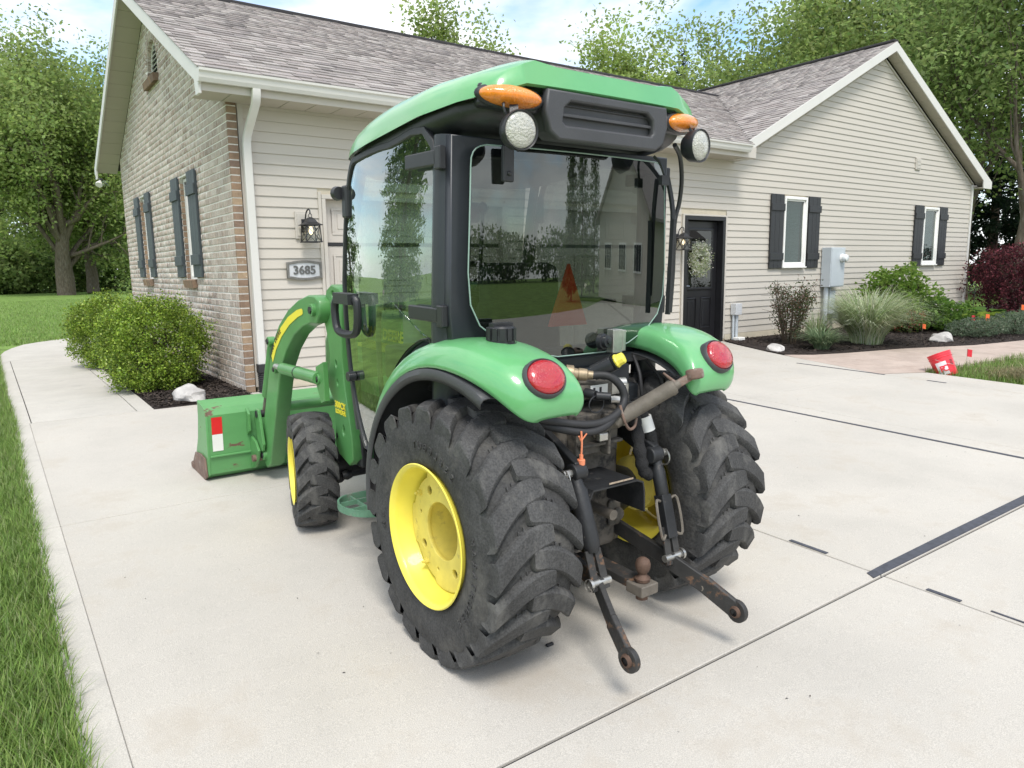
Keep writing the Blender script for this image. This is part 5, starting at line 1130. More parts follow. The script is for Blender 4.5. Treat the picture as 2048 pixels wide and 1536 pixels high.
def leaf_quads(P, size, wr=.55, flat=.0, rs=None):
    """one folded diamond per point, randomly turned"""
    rs = rs or rng; k = len(P)
    d = rs.normal(size=(k, 3)); d[:, 2] = d[:, 2]*(1-flat)-.15; d /= np.linalg.norm(d, axis=1)[:, None]
    n = rs.normal(size=(k, 3)); n[:, 2] += flat*2+.4; s = np.cross(d, n); s /= np.linalg.norm(s, axis=1)[:, None]+1e-9
    L_ = (size*rs.uniform(.65, 1.3, k))[:, None]
    nn = np.cross(s, d)
    V = np.stack([P-d*L_*.5, P+s*L_*wr*.5+nn*L_*.08, P+d*L_*.5, P-s*L_*wr*.5+nn*L_*.08], 1).reshape(-1, 3)
    return V, np.arange(4*k).reshape(k, 4)
def pal(k, cols, rs=None, jit=.18):
    rs = rs or rng; c_ = np.array(cols)[rs.integers(0, len(cols), k)]
    return np.clip(c_*(1+rs.uniform(-jit, jit, (k, 1)))*(1+rs.uniform(-.06, .06, (k, 3))), .002, 1)
BRIGHT = [(.30, .385, .11), (.34, .425, .135), (.26, .345, .095), (.32, .40, .145)]
MID = [(.255, .345, .115), (.29, .38, .13), (.215, .305, .10), (.31, .395, .14)]
DARK = [(.115, .175, .065), (.145, .21, .075), (.09, .145, .058), (.165, .235, .085)]

def grow(rs, H, hf, r0, spread, levels=3, nlimb=6, upw=.35, lean=(0, 0)):
    """returns tubes (list of point/radius lists) and twig points"""
    tubes, tips = [], []
    def branch(p, d, ln, r, lev):
        n = 5 if lev < 2 else 4; pts = [p.copy()]; rad = [r]; dd = d.copy()
        for i in range(n):
            dd = dd+rs.normal(size=3)*(.10 if lev == 0 else .20); dd[2] += upw*.12*(1 if lev else .3); dd /= np.linalg.norm(dd)
            p = p+dd*ln/n; pts.append(p.copy()); rad.append(r*(1-(.45 if lev == 0 else .75)*(i+1)/n))
        tubes.append((pts, rad, lev))
        if lev >= levels: tips.extend(pts[1:]); return
        if lev >= levels-1: tips.extend(pts[2:])
        k = nlimb if lev == 0 else (5 if lev == 1 else 4)
        for j in range(k):
            t = (.62+.38*j/(k-1)) if lev == 0 else (.30+.70*j/(k-1)); q = t*n; i0 = min(int(q), n-1); fr = q-i0
            bp = pts[i0]*(1-fr)+pts[i0+1]*fr; br = (rad[i0]*(1-fr)+rad[i0+1]*fr)
            az = j*2.4+rs.uniform(-.5, .5); ax = np.array([math.cos(az), math.sin(az), 0.])
            if lev == 0:
                el = rs.uniform(.35, .9) if j < k-1 else .35; nd = ax*math.sin(el*spread)+np.array([0, 0, 1])*math.cos(el*spread); l2 = (H-hf)*rs.uniform(.55, .78)
            else:
                side = np.cross(dd, ax); side /= np.linalg.norm(side)+1e-9
                nd = d*.75+side*.85+np.array([0, 0, .18*upw]); l2 = ln*rs.uniform(.45, .68)
            nd /= np.linalg.norm(nd); branch(bp, nd, l2, br*(.62 if lev == 0 else .58), lev+1)
    branch(np.zeros(3), np.array([lean[0], lean[1], 1.0])/np.linalg.norm([lean[0], lean[1], 1]), hf*1.25, r0, 0)
    return tubes, np.array(tips)
def tree(name, loc, H, hf, r0, nleaf, size, cols, label, seed, spread=1.0, nlimb=6, upw=.35, sig=.55, group=None, trunk_col=None, fork=False, levels=3, lean=(0, 0), cw=0):
    rs = np.random.default_rng(seed); r_ = root(name, loc, label, 'tree', group)
    tubes, tips = grow(rs, H, hf, r0, spread, levels, nlimb, upw, lean)
    if fork:
        t2, p2 = grow(rs, H*.9, hf*.55, r0*.75, spread, levels, nlimb, upw, (.25, .1)); tubes += [([q+np.array([r0*.5, 0, 0]) for q in a], b_, c_) for a, b_, c_ in t2]; tips = np.concatenate([tips, p2])
    zm = tips[:, 2].mean(); mo = np.array([tips[:, 0].mean(), tips[:, 1].mean(), 0])/zm      # keep the crown over the foot
    tubes = [([q-mo*q[2]*min(1, q[2]/zm) for q in a], b_, c_) for a, b_, c_ in tubes]; tips = tips-mo*(tips[:, 2]*np.minimum(1, tips[:, 2]/zm))[:, None]
    zmax = np.percentile(tips[:, 2], 99.5); k = H*.97/zmax
    if cw:                                                    # crown half-width
        f = cw/(k*np.percentile(np.hypot(tips[:, 0], tips[:, 1]), 92)); fv = np.array([f, f, 1.0])
        tubes = [([q*fv for q in a], b_, c_) for a, b_, c_ in tubes]; tips = tips*fv
    b = MB()
    for pts, rad, lev in tubes: b.tube([q*k for q in pts], [max(.006, v_) for v_ in rad], 8 if lev == 0 else 6 if lev == 1 else 4, caps=False)
    base = Vector(loc); b.v = [tuple(Vector(q)+base) for q in b.v]
    b.build('trunk', m_bark, r_, smooth=True, angle=180, fix=False)
    tips = tips*k; idx = rs.integers(0, len(tips), nleaf)
    tone = rs.uniform(.72, 1.22, len(tips))                     # clump to clump
    P = tips[idx]+rs.normal(size=(nleaf, 3))*np.array([sig, sig, sig*.55])
    V, F = leaf_quads(P+np.array(loc), size, .62, .25, rs)
    npmesh('crown', V, F, m_leaf, r_, col=pal(nleaf, cols, rs)*tone[idx][:, None])
    return r_
def conifer(name, loc, H, rad, nleaf, cols, label, seed, group=None, size=.16, dens=1.0, droop=.25):
    rs = np.random.default_rng(seed); r_ = root(name, loc, label, 'tree', group); b = MB(); lx, ly, lz = loc
    b.tube([(lx, ly, lz), (lx, ly, lz+H*.5), (lx, ly, lz+H*.97)], [rad*.09, rad*.06, .01], 7, caps=False)
    P = []; nb = int(H*9)
    for i in range(nb):
        t = (i+.5)/nb; z = H*(.05+.93*t); L_ = rad*(1-t)**.75*rs.uniform(.7, 1.12)+.12; a = i*2.399+rs.uniform(-.4, .4)
        e = np.array([math.cos(a)*L_, math.sin(a)*L_, L_*rs.uniform(-droop, .15)]); b.tube([(lx, ly, lz+z), (lx+e[0], ly+e[1], lz+z+e[2])], [.02, .006], 4, caps=False)
        m_ = max(3, int(nleaf/nb*(L_/rad)*1.8)); u = np.sqrt(rs.uniform(.04, 1, m_)); P.append(np.array([0, 0, z])+e*u[:, None]+rs.normal(size=(m_, 3))*np.array([.10, .10, .10])*(1+L_*.25))
    b.build('trunk', m_bark, r_, smooth=True, angle=180, fix=False)
    P = np.concatenate(P); V, F = leaf_quads(P+np.array(loc), size, .32, .0, rs)
    npmesh('crown', V, F, m_leaf, r_, col=pal(len(P), cols, rs, .3)); return r_
def shrub(name, loc, rx, ry, h, nleaf, size, cols, label, seed, group=None, cat='shrub', mat=None, stems=12, wob=.16, shell=.55, flat=.1, z0=0., pw=0, clump=0):
    rs = np.random.default_rng(seed); r_ = root(name, loc, label, cat, group); lx, ly, lz = loc
    b = MB()
    for i in range(stems):
        a = rs.uniform(0, 6.28); q = rs.uniform(.3, .8); b.tube(spline([(lx+.1*rx*math.cos(a), ly+.1*ry*math.sin(a), lz), (lx+q*.5*rx*math.cos(a), ly+q*.5*ry*math.sin(a), lz+h*.35), (lx+q*rx*math.cos(a), ly+q*ry*math.sin(a), lz+h*.75)], 3), .010, 5, caps=False)
    if stems: b.build('stems', m_twig, r_, smooth=True, angle=180, fix=False)
    d = rs.normal(size=(nleaf, 3)); d /= np.linalg.norm(d, axis=1)[:, None]
    w_ = 1+wob*(np.sin(d[:, 0]*5+seed)*np.cos(d[:, 1]*4.3+d[:, 2]*3.1)+.6*np.sin(d[:, 0]*11+d[:, 2]*9+seed*2)*np.sin(d[:, 1]*10))
    rr = np.where(rs.random(nleaf) < .72, rs.uniform(.82, 1.05, nleaf)+rs.exponential(.02, nleaf), rs.uniform(shell, .9, nleaf))*w_
    sq = (np.abs(d)**pw).sum(1)**(-1/pw) if pw else 1; rr = rr*sq
    P = np.stack([lx+d[:, 0]*rx*rr, ly+d[:, 1]*ry*rr, lz+z0+h*.5+d[:, 2]*h*.5*np.abs(rr)], 1); P[:, 2] = np.maximum(P[:, 2], lz+.02)
    tone = .75+.5*rs.random(nleaf)
    if clump:                                                  # leaves gathered on short shoots
        ci = rs.integers(0, clump, nleaf); ctr = P[:clump].copy(); away = d[:clump]*rs.uniform(-.05, .07, (clump, 1)); ctr += away
        P = np.where((rs.random(nleaf) < .8)[:, None], ctr[ci]+rs.normal(size=(nleaf, 3))*np.array([.034, .034, .045]), P); tone = (.62+.7*rs.random(clump))[ci]*(.85+.3*rs.random(nleaf)); P[:, 2] = np.maximum(P[:, 2], lz+.03)
    V, F = leaf_quads(P, size, .62, flat, rs)
    npmesh('foliage', V, F, mat or m_leaf, r_, col=pal(nleaf, cols, rs)*tone[:, None]); return r_
def blades(P, h, wd, lean, cols, name, parent=None, segs=2, rs=None, curl=.5, jit=.25):
    rs = rs or rng; k = len(P); a = rs.uniform(0, 6.283, k); ld = rs.uniform(.25, 1, k)*lean
    dx, dy = np.cos(a), np.sin(a); sx, sy = -dy, dx; h = h*rs.uniform(.6, 1.25, k); W_ = wd*rs.uniform(.7, 1.3, k); rows = []
    for i in range(segs+1):
        t = i/segs; out_ = ld*h*(t**1.7); z = h*t*(1-curl*ld*t*.55); ww = W_*(1-t**1.6)*.5+W_*.03
        c_ = P+np.stack([dx*out_, dy*out_, z], 1); s_ = np.stack([sx*ww, sy*ww, np.zeros(k)], 1); rows += [c_-s_, c_+s_]
    V = np.stack(rows, 1).reshape(-1, 3); m_ = 2*(segs+1); base = (np.arange(k)*m_)[:, None]
    F = np.concatenate([base+np.array([[2*i, 2*i+1, 2*i+3, 2*i+2]]) for i in range(segs)], 0)
    c = pal(k, cols, rs, jit); return npmesh(name, V, F, m_blade, parent, col=np.tile(c, (segs, 1)))

# --- lawn blades
GR = [(.165, .27, .055), (.20, .315, .07), (.125, .22, .045), (.235, .335, .085), (.26, .31, .13)]
def strip_pts(n, x0, x1, y0, y1, pw=1.0):
    y = y0+(y1-y0)*rng.random(n)**pw; x = x0+(x1-x0)*rng.random(n)
    return np.stack([x, y, np.where(y < 8.35, .03*(y-8.35), 0)-.03], 1)
P = np.concatenate([strip_pts(30000, -.42, .095, 1.9, 8.2, 1.5), strip_pts(16000, -.35, .115, 7.6, 16.5, 1.2), strip_pts(2600, .06, .125, 1.9, 9, 1.2)])
tag(blades(P, .10, .0052, .85, GR, 'grass', segs=3), 'thick grass blades spilling over the left edge of the drive', 'grass', kind='stuff')
n = 46000; y = 15.5+34*rng.random(n)**1.7; x = -.6+rng.random(n)*(2.2+y*.115)
ok = ~((x > .1) & (x < 4.5) & (y < 19.2+.0*x) & (y > 15.4) & (y < 17.2+np.maximum(0, x-.5)*.62+.25)); x, y = x[ok], y[ok]
P = np.stack([x, y, np.full(len(x), -.03)], 1)
tag(blades(P, .075, .010, .8, [tuple(np.array(c_)*1.05) for c_ in GR], 'grass', segs=2), 'short lawn grass beyond the curved walk', 'grass', kind='stuff')
n = 17000; x = 10.12+4.6*rng.random(n)**1.2; y = .8+3.85*rng.random(n)**.8; ok = y < 4.62-(x-10.1)*.045-.04; x, y = x[ok], y[ok]
P = np.stack([x, y, .03*(y-8.35)-.03], 1)
tag(blades(P, .11, .007, .8, GR+[(.19, .17, .085)], 'grass', segs=2), 'grass patch between the drive and the stamped path', 'grass', kind='stuff')
n = 2600; x = rng.normal(10.75, .28, n); y = rng.normal(3.55, .22, n); P = np.stack([x, y, .03*(y-8.35)+rng.uniform(0, .05, n)], 1); P = P[P[:, 0] > 10.2]
tag(blades(P, .10, .006, 2.6, [(.30, .25, .13), (.22, .19, .10), (.36, .31, .19), (.12, .15, .05)], 'grass_clippings', segs=2), 'heap of dry straw coloured clippings on the grass patch', 'clippings', kind='stuff')

# --- box bushes below the brick gable
BOXC = [(.22, .33, .035), (.28, .385, .05), (.165, .265, .03), (.33, .42, .075), (.12, .20, .025)]
shrub('boxwood_bush', (1.55, 9.32, 0), .50, .50, .97, 44000, .027, BOXC, 'rounded box bush in front, beside the white rock', 3, 'box bushes', mat=m_box, stems=9, wob=.10, shell=.6, z0=.02, pw=2.6, clump=620)
shrub('boxwood_bush', (1.42, 12.1, 0), .46, .50, .95, 24000, .031, BOXC, 'rounded box bush half hidden behind the nearer bush', 5, 'box bushes', mat=m_box, stems=6, wob=.10, shell=.6, z0=.02, pw=2.6, clump=620)
# --- planting bed right
def rock(name, loc, sx, sy, sz, label, seed):
    rs = np.random.default_rng(seed); bm = bmesh.new(); bmesh.ops.create_icosphere(bm, subdivisions=3, radius=1)
    for v_ in bm.verts:
        c_ = v_.co; k = 1+.10*math.sin(c_.x*4+seed)*math.cos(c_.y*3.3)+.08*math.sin(c_.z*6+c_.x*5+seed)+rs.normal()*.014
        c_ *= k; c_.x *= sx; c_.y *= sy; c_.z = max(-.25, c_.z)*sz
    me = bpy.data.meshes.new(name); bm.to_mesh(me); bm.free(); me.shade_smooth(); me.set_sharp_from_angle(angle=R(28))
    return tag(link(name, me, m_stone, None, loc, rot=(0, 0, seed)), label, 'rock', 'field stones edging the beds')
rock('rock', (1.66, 8.15, .05), .20, .13, .12, 'pale rock in the mulch beside the box bush', 2)
rock('rock', (10.30, 6.98, -.02), .22, .13, .09, 'low brown rock at the edge of the bed by the utility box', 4)
rock('rock', (13.80, 5.98, -.03), .24, .14, .13, 'pale boulder beside the ornamental grass', 6)

def ornamental(name, loc, n, h, spread, wd, cols, label, seed):
    rs = np.random.default_rng(seed); a = rs.uniform(0, 6.283, n); q = spread*.22*np.sqrt(rs.random(n)); P = np.stack([loc[0]+q*np.cos(a), loc[1]+q*np.sin(a), np.full(n, loc[2])], 1)
    r_ = root(name, loc, label, 'grass clump'); segs = 6; hh = h*rs.uniform(.6, 1.15, n); ln = rs.uniform(.25, 1, n)**.8*spread; az = a+rs.normal(size=n)*.5; W_ = wd*rs.uniform(.7, 1.3, n); rows = []
    for i in range(segs+1):
        t = i/segs; o_ = ln*(t**1.6); z = hh*(1.35*t-.55*t**2.6*(.4+ln/spread)); ww = W_*.5*(1-t**2)+.0008
        c_ = P+np.stack([np.cos(az)*o_, np.sin(az)*o_, z], 1); s_ = np.stack([-np.sin(az)*ww, np.cos(az)*ww, np.zeros(n)], 1); rows += [c_-s_, c_+s_]
    V = np.stack(rows, 1).reshape(-1, 3); base = (np.arange(n)*2*(segs+1))[:, None]
    F = np.concatenate([base+np.array([[2*i, 2*i+1, 2*i+3, 2*i+2]]) for i in range(segs)], 0); c = pal(n, cols, rs, .2)
    npmesh('blades', V, F, m_blade, r_, col=np.tile(c, (segs, 1))); return r_
VAR = [(.50, .55, .34), (.60, .64, .44), (.34, .42, .22), (.24, .34, .13), (.62, .65, .50)]
ornamental('ornamental_grass', (12.4, 6.6, -.05), 2300, .98, 1.12, .010, VAR, 'tall cream striped ornamental grass in the bed', 9)
ornamental('ornamental_grass', (11.05, 6.62, -.05), 420, .38, .52, .016, [(.13, .20, .10), (.20, .27, .15), (.28, .34, .20)], 'short grey green tuft at the bed edge left of the tall grass', 10)
ornamental('ornamental_grass', (11.6, 7.05, -.04), 260, .60, .50, .011, VAR, 'thin striped grass tuft below the meter box', 12)
def bare_shrub(name, loc, n, h, w_, nleaf, label, seed):
    rs = np.random.default_rng(seed); r_ = root(name, loc, label, 'shrub'); b = MB(); tips = []
    for i in range(n):
        a = rs.uniform(0, 6.28); q = rs.uniform(.1, 1)**.7; p0 = Vector(loc)+Vector((.12*math.cos(a), .1*math.sin(a), 0)); p2 = Vector(loc)+Vector((w_*q*math.cos(a), w_*.55*q*math.sin(a), h*rs.uniform(.55, 1.05))); pm = (p0+p2)/2+Vector((0, 0, h*.12))
        path = spline([p0, pm, p2], 4); b.tube(path, [.007*(1-.7*j/len(path)) for j in range(len(path))], 4, caps=False)
        for j in range(5):
            s_ = path[rs.integers(2, len(path))]; e_ = s_+Vector((rs.normal()*.10, rs.normal()*.08, abs(rs.normal())*.09)); b.tube([s_, e_], [.0035, .002], 4, caps=False); tips += [s_, e_]
    b.build('stems', m_twig, r_, fix=False)
    T_ = np.array([tuple(q) for q in tips]); T_ = T_[T_[:, 0] > loc[0]-.15] if True else T_
    P = T_[rs.integers(0, len(T_), nleaf)]+rs.normal(size=(nleaf, 3))*.05; V, F = leaf_quads(P, .036, .6, .1, rs)
    npmesh('foliage', V, F, m_leaf, r_, col=pal(nleaf, [(.07, .11, .04), (.10, .14, .05), (.12, .10, .06), (.05, .08, .03), (.20, .09, .06)], rs)); return r_
bare_shrub('rose_bush', (11.25, 7.35, -.02), 44, .95, .62, 3600, 'half bare rose bush with dark twigs in front of the siding', 14)
shrub('spirea_bush', (15.1, 7.45, -.03), .72, .55, 1.25, 5200, .085, [(.16, .27, .04), (.20, .31, .055), (.11, .21, .03), (.24, .34, .08)], 'bright green leafy bush below the right window', 15, wob=.3, shell=.35, stems=18, flat=.3)
shrub('spirea_bush', (15.75, 7.0, -.03), .85, .55, .62, 3600, .08, [(.12, .22, .035), (.16, .27, .05), (.08, .16, .03)], 'lower green bush at the foot of the bright leafy bush', 16, wob=.3, shell=.3, stems=10, flat=.3)
shrub('flowering_plant', (14.75, 7.0, -.03), .42, .28, .46, 900, .05, [(.10, .16, .04), (.45, .13, .08), (.12, .17, .05), (.10, .09, .05), (.14, .19, .06)], 'dark plant with salmon red flowers behind the tall grass', 17, stems=12, shell=.2)
def hosta(loc, n, ln, cols, label, seed):
    rs = np.random.default_rng(seed); r_ = root('hosta', loc, label, 'plant', 'hostas in the bed'); V = []; F = []; C_ = []
    for i in range(n):
        a = rs.uniform(0, 6.28); q = rs.uniform(.05, .32); el = rs.uniform(.15, 1.0); L_ = ln*rs.uniform(.7, 1.2); d = np.array([math.cos(a), math.sin(a), 0]); s_ = np.array([-d[1], d[0], 0]); p = np.array(loc)+d*q; p[2] += .06+.16*rs.random()
        b0 = len(V); prof = [(0, .04), (.25, .36), (.55, .42), (.8, .24), (1, .01)]
        for t, w_ in prof:
            c_ = p+d*L_*t*math.cos(el*(1-t*.8))+np.array([0, 0, 1])*L_*(math.sin(el)*t*.9-.45*t*t); V += [c_-s_*w_*L_+np.array([0, 0, .03]), c_, c_+s_*w_*L_+np.array([0, 0, .03])]
        for k in range(4):
            for j in range(2): F.append((b0+3*k+j, b0+3*k+j+1, b0+3*k+4+j, b0+3*k+3+j)); C_.append(i)
    cc = pal(n, cols, rs)
    npmesh('leaves', np.array(V), np.array(F), m_leaf, r_, smooth=True, col=cc[np.array(C_)]); return r_
YG = [(.24, .33, .05), (.30, .38, .07), (.19, .28, .045)]; GG = [(.09, .18, .04), (.12, .22, .05), (.07, .15, .04)]
for i, (x, y, c_, lb) in enumerate(((16.0, 6.75, GG, 'green hosta next to the bright leafy bush'), (16.9, 6.9, YG, 'yellow green hosta left of its neighbour in the row'), (17.7, 6.95, YG, 'yellow green hosta in the middle of the row'), (18.5, 7.0, GG, 'large leaved green hosta at the far end of the row'))):
    hosta((x, y, -.03), 42, .30 if i else .24, c_, lb, 20+i)
for i, (x, y, sx, lb) in enumerate(((15.15, 5.95, .62, 'low grey green ground cover behind the pale boulder'), (16.3, 5.75, .75, 'low grey green ground cover in the middle of the bed edge'), (17.6, 5.6, .8, 'low grey green ground cover at the right end of the bed'), (18.7, 5.95, .8, 'grey green ground cover in front of the purple barberry'))):
    shrub('ground_cover', (x, y, -.06), sx, .46, .34+.06*i, 4200, .035, [(.13, .18, .11), (.18, .23, .15), (.09, .14, .08), (.24, .28, .20)], lb, 30+i, 'low ground cover plants', stems=6, wob=.2, shell=.3)
PUR = [(.085, .022, .030), (.13, .035, .045), (.05, .015, .022), (.26, .075, .09), (.07, .02, .025)]
shrub('barberry_bush', (20.9, 7.35, -.03), 1.15, .9, 1.75, 13000, .06, PUR, 'dark purple barberry bush beyond the house corner', 40, stems=24, wob=.32, shell=.3)
shrub('barberry_bush', (22.6, 6.9, -.05), 1.1, .9, 1.5, 8000, .065, PUR, 'dark purple barberry bush cut by the right edge of the picture', 41, stems=16, wob=.32, shell=.3)

# --- marker flags, hook, pail
m_flag = M('flag_orange', (.85, .16, .04), .5, var=.1); m_flagr = M('flag_red', (.70, .03, .05), .5, var=.1)
def flag(loc, mat, label, s_=.10, h=.34):
    r_ = root('marker_flag', loc, label, 'flag', 'small marker flags in the beds'); x, y, z = loc
    one(lambda b: b.cyl((x, y, z), (x, y, z+h), .0022, n=5), 'wire', m_dull, r_)
    one(lambda b: b.grid([[(x+s_*t, y+.02*math.sin(t*5), z+h-q*s_*1.0-.02*t) for t in (0, .35, .7, 1)] for q in (0, .5, 1)]), 'pennant', mat, r_, fix=False)
flag((15.15, 6.05, -.06), m_flagr, 'dark red marker flag next to the orange one', .09, .40)
flag((15.32, 5.88, -.06), m_flag, 'orange marker flag in the ground cover nearest the boulder', .12, .42)
flag((17.6, 6.1, -.06), m_flag, 'orange marker flag farther right in the ground cover', .11, .50)
flag((13.15, 6.02, -.07), m_flag, 'orange marker flag at the right foot of the tall grass', .08, .36)
hk = root('garden_hook', (16.3, 6.5, -.05), 'thin black garden hook standing among the hostas', 'garden hook')
one(lambda b: b.tube(spline([(16.3, 6.5, -.05), (16.3, 6.5, .5), (16.32, 6.5, .86), (16.2, 6.5, .88), (16.1, 6.5, .86)], 4), .006, 6), 'rod', m_iron, hk, smooth=True)
bl = (10.30, 4.34, G(4.36)-.05)
pail = root('pail', bl, 'red plastic pail with white printed label tipped in the grass', 'pail', rot=(R(-26), R(-1), 0), local=True)
pail.scale = (.92, .92, .85)
m_pail = M('red_plastic', (.72, .028, .045), .35, var=.05, coat=.2)
pb = one(lambda b: b.lathe([(0, .001), (0, .128), (.01, .132), (.30, .150), (.305, .158), (.315, .158), (.318, .151), (.335, .152), (.338, .158), (.350, .158), (.352, .152), (.368, .153), (.370, .160), (.385, .160), (.385, .152), (.30, .145), (.02, .126), (.018, .001)], (0, 0, 0), (0, 0, 1), 40), 'pail_body', m_pail, pail, smooth=True, angle=30)
def arcpatch(b, a0, a1, z0, z1, off): b.grid([[((.132+z*.06+off)*math.cos(R(a)), (.132+z*.06+off)*math.sin(R(a)), z) for a in np.linspace(a0, a1, 9)] for z in (z0, z1)])
one(lambda b: arcpatch(b, 165, 222, .03, .24, .0012), 'label', M('pail_label', (.80, .72, .74), .5), pb, fix=False)
for i, ch in enumerate('PC'):
    a = R(193+i*17); n_ = Vector((math.cos(a), math.sin(a), 0)); text('pail_letter', ch, .13, m_pail, pb, frame(n_*.1445+Vector((0, 0, .125)), (-n_.y, n_.x, 0), (0, 0, 1)), .0008, bold=.004)
for k in range(4): one(lambda b: arcpatch(b, 243, 262, .16+k*.022, .172+k*.022, .0012), 'print_line', m_plast, pb, fix=False)
one(lambda b: b.tube([(.165*math.cos(R(a)), .165*math.sin(R(a)), .30-.16*math.sin(R((a-180)))**1) for a in np.linspace(180, 360, 19)], .003, 6), 'bail_handle', m_steel, pail, smooth=True)
flag((10.72, 4.30, -.13), m_flagr, 'red marker flag right beside the tipped pail', .10, .30)
deb = one(lambda b: b.box(1.70, 1.735, 2.14, 2.155, G(2.15)+.001, G(2.15)+.012), 'debris_clip', m_plast, bevel=.003); tag(deb, 'tiny black plastic clip lying behind the left tyre', 'clip')

# --- wreath on the entry door
wr = root('wreath', (10.02, 8.36, 1.45), 'round wreath of white green leaves on the black entry door', 'wreath')
ringp = [(10.02+.16*math.cos(a), 8.352, 1.45+.17*math.sin(a)) for a in np.linspace(0, 6.283, 25)[:-1]]
one(lambda b: b.tube(ringp, .016, 7, closed=True), 'twig_ring', M('wicker', (.30, .20, .09), .8, var=.3, scale=40), wr, smooth=True)
n = 2400; a = rng.uniform(0, 6.283, n); q = .18+rng.normal(size=n)*.058; P = np.stack([10.02+q*np.cos(a), 8.335-np.abs(rng.normal(size=n))*.03, 1.45+q*1.08*np.sin(a)], 1)
V, F = leaf_quads(P, .036, .55); npmesh('leaves', V, F, m_leaf, wr, col=pal(n, [(.50, .54, .40), (.72, .72, .62), (.32, .38, .20), (.78, .78, .72), (.40, .45, .24)]))

# --- trees behind the lawn (left)
tree('shade_tree', (4.9, 61.8, 0), 18.0, 4.6, .62, 52000, .27, BRIGHT+MID[:2], 'large forked shade tree standing forward on the lawn', 101, spread=1.25, nlimb=8, sig=.7, fork=True, cw=6.0)
tree('shade_tree', (6.9, 64.5, 0), 17.5, 6.0, .46, 30000, .27, BRIGHT[:2]+MID, 'straight trunked tree just right of the large forked one', 102, spread=1.0, sig=.7, cw=4.2)
wl = [(-1.5, 78, 18.5), (2.2, 83, 21), (6.5, 86, 20), (10.3, 81, 19.5), (13.5, 86, 19), (-6, 84, 20)]
lab = ['woodland tree at the left edge of the picture', 'tall woodland tree behind the large forked one', 'woodland tree behind the straight trunk', 'woodland tree beside the brick gable', 'woodland tree mostly behind the brick gable', 'woodland tree out at the far left']
wt = []
for i, (x, y, h) in enumerate(wl): tree('woodland_tree', (x, y, 0), h, 7.5, .34, 17000, .36, BRIGHT if i % 2 == 0 else MID+BRIGHT[:1], lab[i], 110+i, spread=.95, sig=.95, cw=4.6, group='trees at the edge of the wood')
for i, (x, y, sx, h, lb) in enumerate(((-2.5, 70, 4.2, 4.6, 'dark shrub thicket at the far left of the wood edge'), (2.4, 72, 3.4, 4.2, 'dark shrub thicket left of the forked trunk'), (8.6, 73, 3.6, 6.0, 'shrub thicket right of the straight trunk'), (14, 75, 4, 6.5, 'shrub thicket next to the brick wall'), (6.0, 78, 4.5, 7.0, 'thicket behind the two trunks'), (-3.0, 82, 6, 9, 'tall thicket behind the far left shrubs'), (11, 90, 9, 12, 'tall thicket deep in the wood'))):
    shrub('thicket', (x, y, 0), sx, 2.2, h, 9000, .34, DARK[1:2]+MID, lb, 120+i, 'thickets below the wood edge', stems=5, wob=.3, shell=.2, flat=.2)
# --- trees behind the roof (centre and right)
tree('maple_tree', (21.6, 36.0, 0), 15.2, 4.5, .30, 42000, .24, BRIGHT, 'bright green tree top over the garage ridge, left of two', 131, spread=.8, sig=.6, cw=2.7)
tree('maple_tree', (25.6, 37.8, 0), 15.0, 4.5, .28, 30000, .24, BRIGHT, 'bright green tree top over the garage ridge, right of two', 132, spread=.8, sig=.55, cw=2.0)
tree('maple_tree', (26.4, 27.4, 0), 13.2, 3.6, .26, 42000, .21, [tuple(np.array(c_)*1.18) for c_ in BRIGHT], 'yellow green tree over the roof valley', 133, spread=.8, sig=.52, cw=2.6)
conifer('pine_tree', (36.0, 31.6, 0), 14.6, 2.3, 7000, [(.035, .065, .035), (.05, .085, .045), (.025, .05, .03)], 'dark pine between the yellow tree and the big trees', 134, size=.30)
for i, (x, y, h, rr) in enumerate(((33.4, 25.4, 14.6, .36), (34.5, 22.6, 15.6, .38), (33.0, 18.9, 16.6, .40), (35.0, 16.4, 17.5, .40))):
    tree('oak_tree', (x, y, 0), h, 4.2, rr, 36000, .22, MID+BRIGHT[:2], ['big green tree left of the gable peak', 'big green tree behind the gable slope', 'big green tree behind the gable peak', 'big green tree right of the gable peak'][i], 140+i, spread=1.15, nlimb=7, sig=.55, cw=3.9, group='big trees behind the gable')
for i, (x, y, h, rr, nl) in enumerate(((28.0, 11.6, 16, .24, 8500), (26.4, 9.5, 14.5, .22, 8000), (31.5, 10.4, 16.5, .26, 9500), (29.6, 8.0, 15, .24, 8000))):
    tree('ash_tree', (x, y, 0), h, 3.6, rr, int(nl*1.5), .17, MID, ['airy slender tree right beside the gable eave', 'airy slender tree at the right edge with open branches', 'airy tree behind the slender pair', 'airy tree out beyond the right edge'][i], 150+i, spread=.9, nlimb=6, sig=.42, upw=.6, cw=3.2, group='airy trees right of the house')
for i, (x, y, h) in enumerate(((36.5, 14.0, 8.5), (38.5, 11.0, 9), (41.5, 13.5, 9.5), (35, 9.5, 6.5))):
    conifer('spruce_tree', (x, y, 0), h, 2.8, 9500, [(.03, .055, .03), (.045, .075, .04), (.022, .042, .025)], ['dark spruce just right of the house corner', 'dark spruce behind the purple barberry', 'dark spruce far behind the airy trees', 'low dark spruce at the right edge'][i], 160+i, 'dark spruces right of the house', size=.32)
shrub('thicket', (33, 7.5, 0), 4.5, 2, 3.6, 11000, .22, DARK, 'dark undergrowth behind the purple barberry', 170, stems=5, wob=.3, shell=.2)
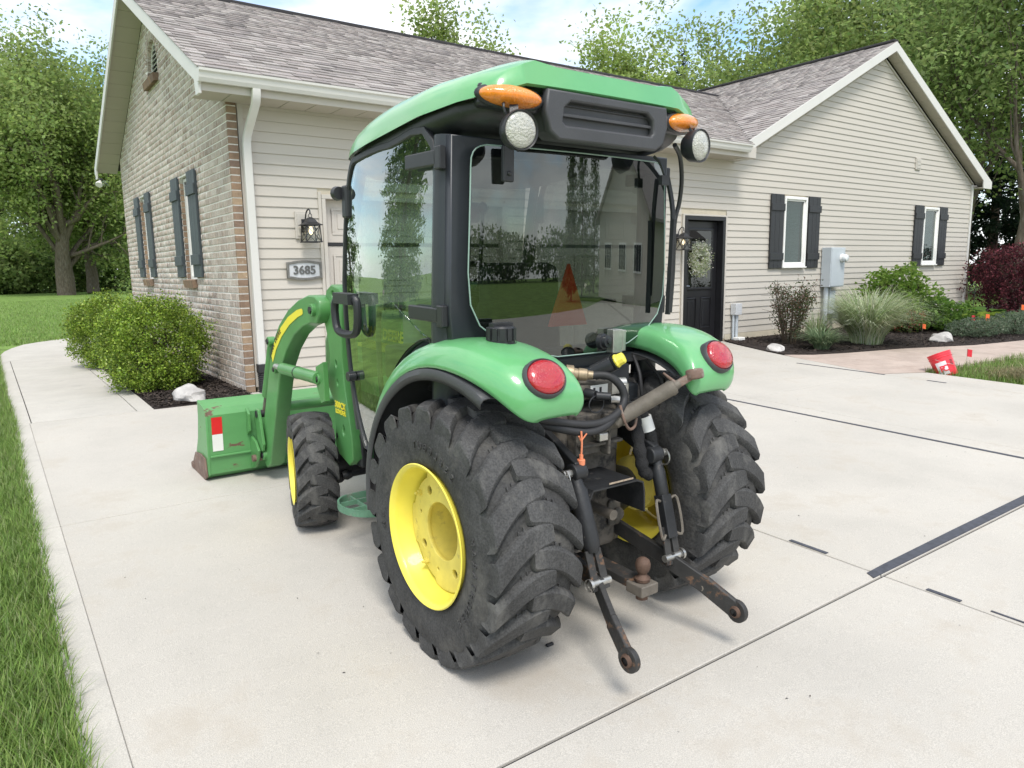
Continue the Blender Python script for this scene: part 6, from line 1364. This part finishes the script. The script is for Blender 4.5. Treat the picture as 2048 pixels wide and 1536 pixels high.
# --- what the cab windows mirror: trees and a barn beside and behind the photographer
for i, (x, y, h, rr) in enumerate(((-7.5, 18, 11, 1.5), (-10.5, 24, 13, 1.8), (-6.0, 27, 12, 1.5), (-15, 30, 12, 2.2))):
    conifer('cypress_tree', (x, y, 0), h, rr, 6500, DARK+MID[:2], ['nearest tall cypress left of the drive', 'tall cypress behind the nearest one left of the drive', 'slim cypress beyond the walk', 'broad cypress far left of the walk'][i], 180+i, 'cypresses left of the drive', size=.22, droop=.5)
for i, (x, y, h, rr) in enumerate(((17, -17, 7.5, 1.0), (20.5, -19, 9.5, 1.3), (24, -20, 10, 1.4))):
    conifer('cypress_tree', (x, y, G(y)), h, rr, 4200, DARK, ['slim', 'taller', 'tallest'][i]+' dark cypress of the row next to the barn', 190+i, 'cypress row by the barn', size=.26)
for i, (x, y, sx) in enumerate(((2, -52, 9), (20, -50, 10), (38, -46, 10))):
    shrub('thicket', (x, y, G(y)), sx, 3, 4.6, 5000, .5, DARK, ['left', 'middle', 'right'][i]+' stretch of the hedgerow far behind the photographer', 200+i, 'far hedgerow', stems=4, wob=.3, shell=.2)
barn = root('barn', (24, -11, G(-11)), 'beige sided barn with a gable behind the photographer', 'barn'); g0 = G(-11)
poly = [(-15, g0), (-7, g0), (-7, g0+3.4), (-11, g0+6.2), (-15, g0+3.4)]
poly_plate('wall', poly, 20, 28, m_siding, barn)
for s_ in (-1, 1): one(lambda b: slab(b, [(19.6, -11, g0+6.35), (28.4, -11, g0+6.35), (28.4, -11+s_*4.5, g0+3.2), (19.6, -11+s_*4.5, g0+3.2)], .12), 'roof', m_shing, barn)
for y in (-13.4, -11, -8.6):
    wn_ = one(lambda b: b.box(19.95, 19.99, y-.6, y+.6, g0+1.2, g0+2.3), 'window', m_win, barn)
    for j in range(3): one(lambda b: b.box(19.93, 19.948, y-.52+j*.36, y-.2+j*.36, g0+1.28, g0+2.22), 'pane', m_dark, wn_)

# --- bits of leaf and grit on the drive
n = 260; x = .3+9.5*rng.random(n); y = 1.0+6.8*rng.random(n); P = np.stack([x, y, .03*(y-8.35)+.004], 1); a = rng.uniform(0, 6.28, n); l = rng.uniform(.002, .009, n)
d = np.stack([np.cos(a), np.sin(a), np.zeros(n)], 1)*l[:, None]; q = np.stack([-np.sin(a), np.cos(a), np.full(n, .3)], 1)*(l*.5)[:, None]
tag(npmesh('drive_litter', np.stack([P-d, P+q, P+d, P-q*.4], 1).reshape(-1, 3), np.arange(4*n).reshape(n, 4), m_chip, rnd=rng.random(n)), 'specks of leaf and grit scattered over the drive', 'litter', kind='stuff')
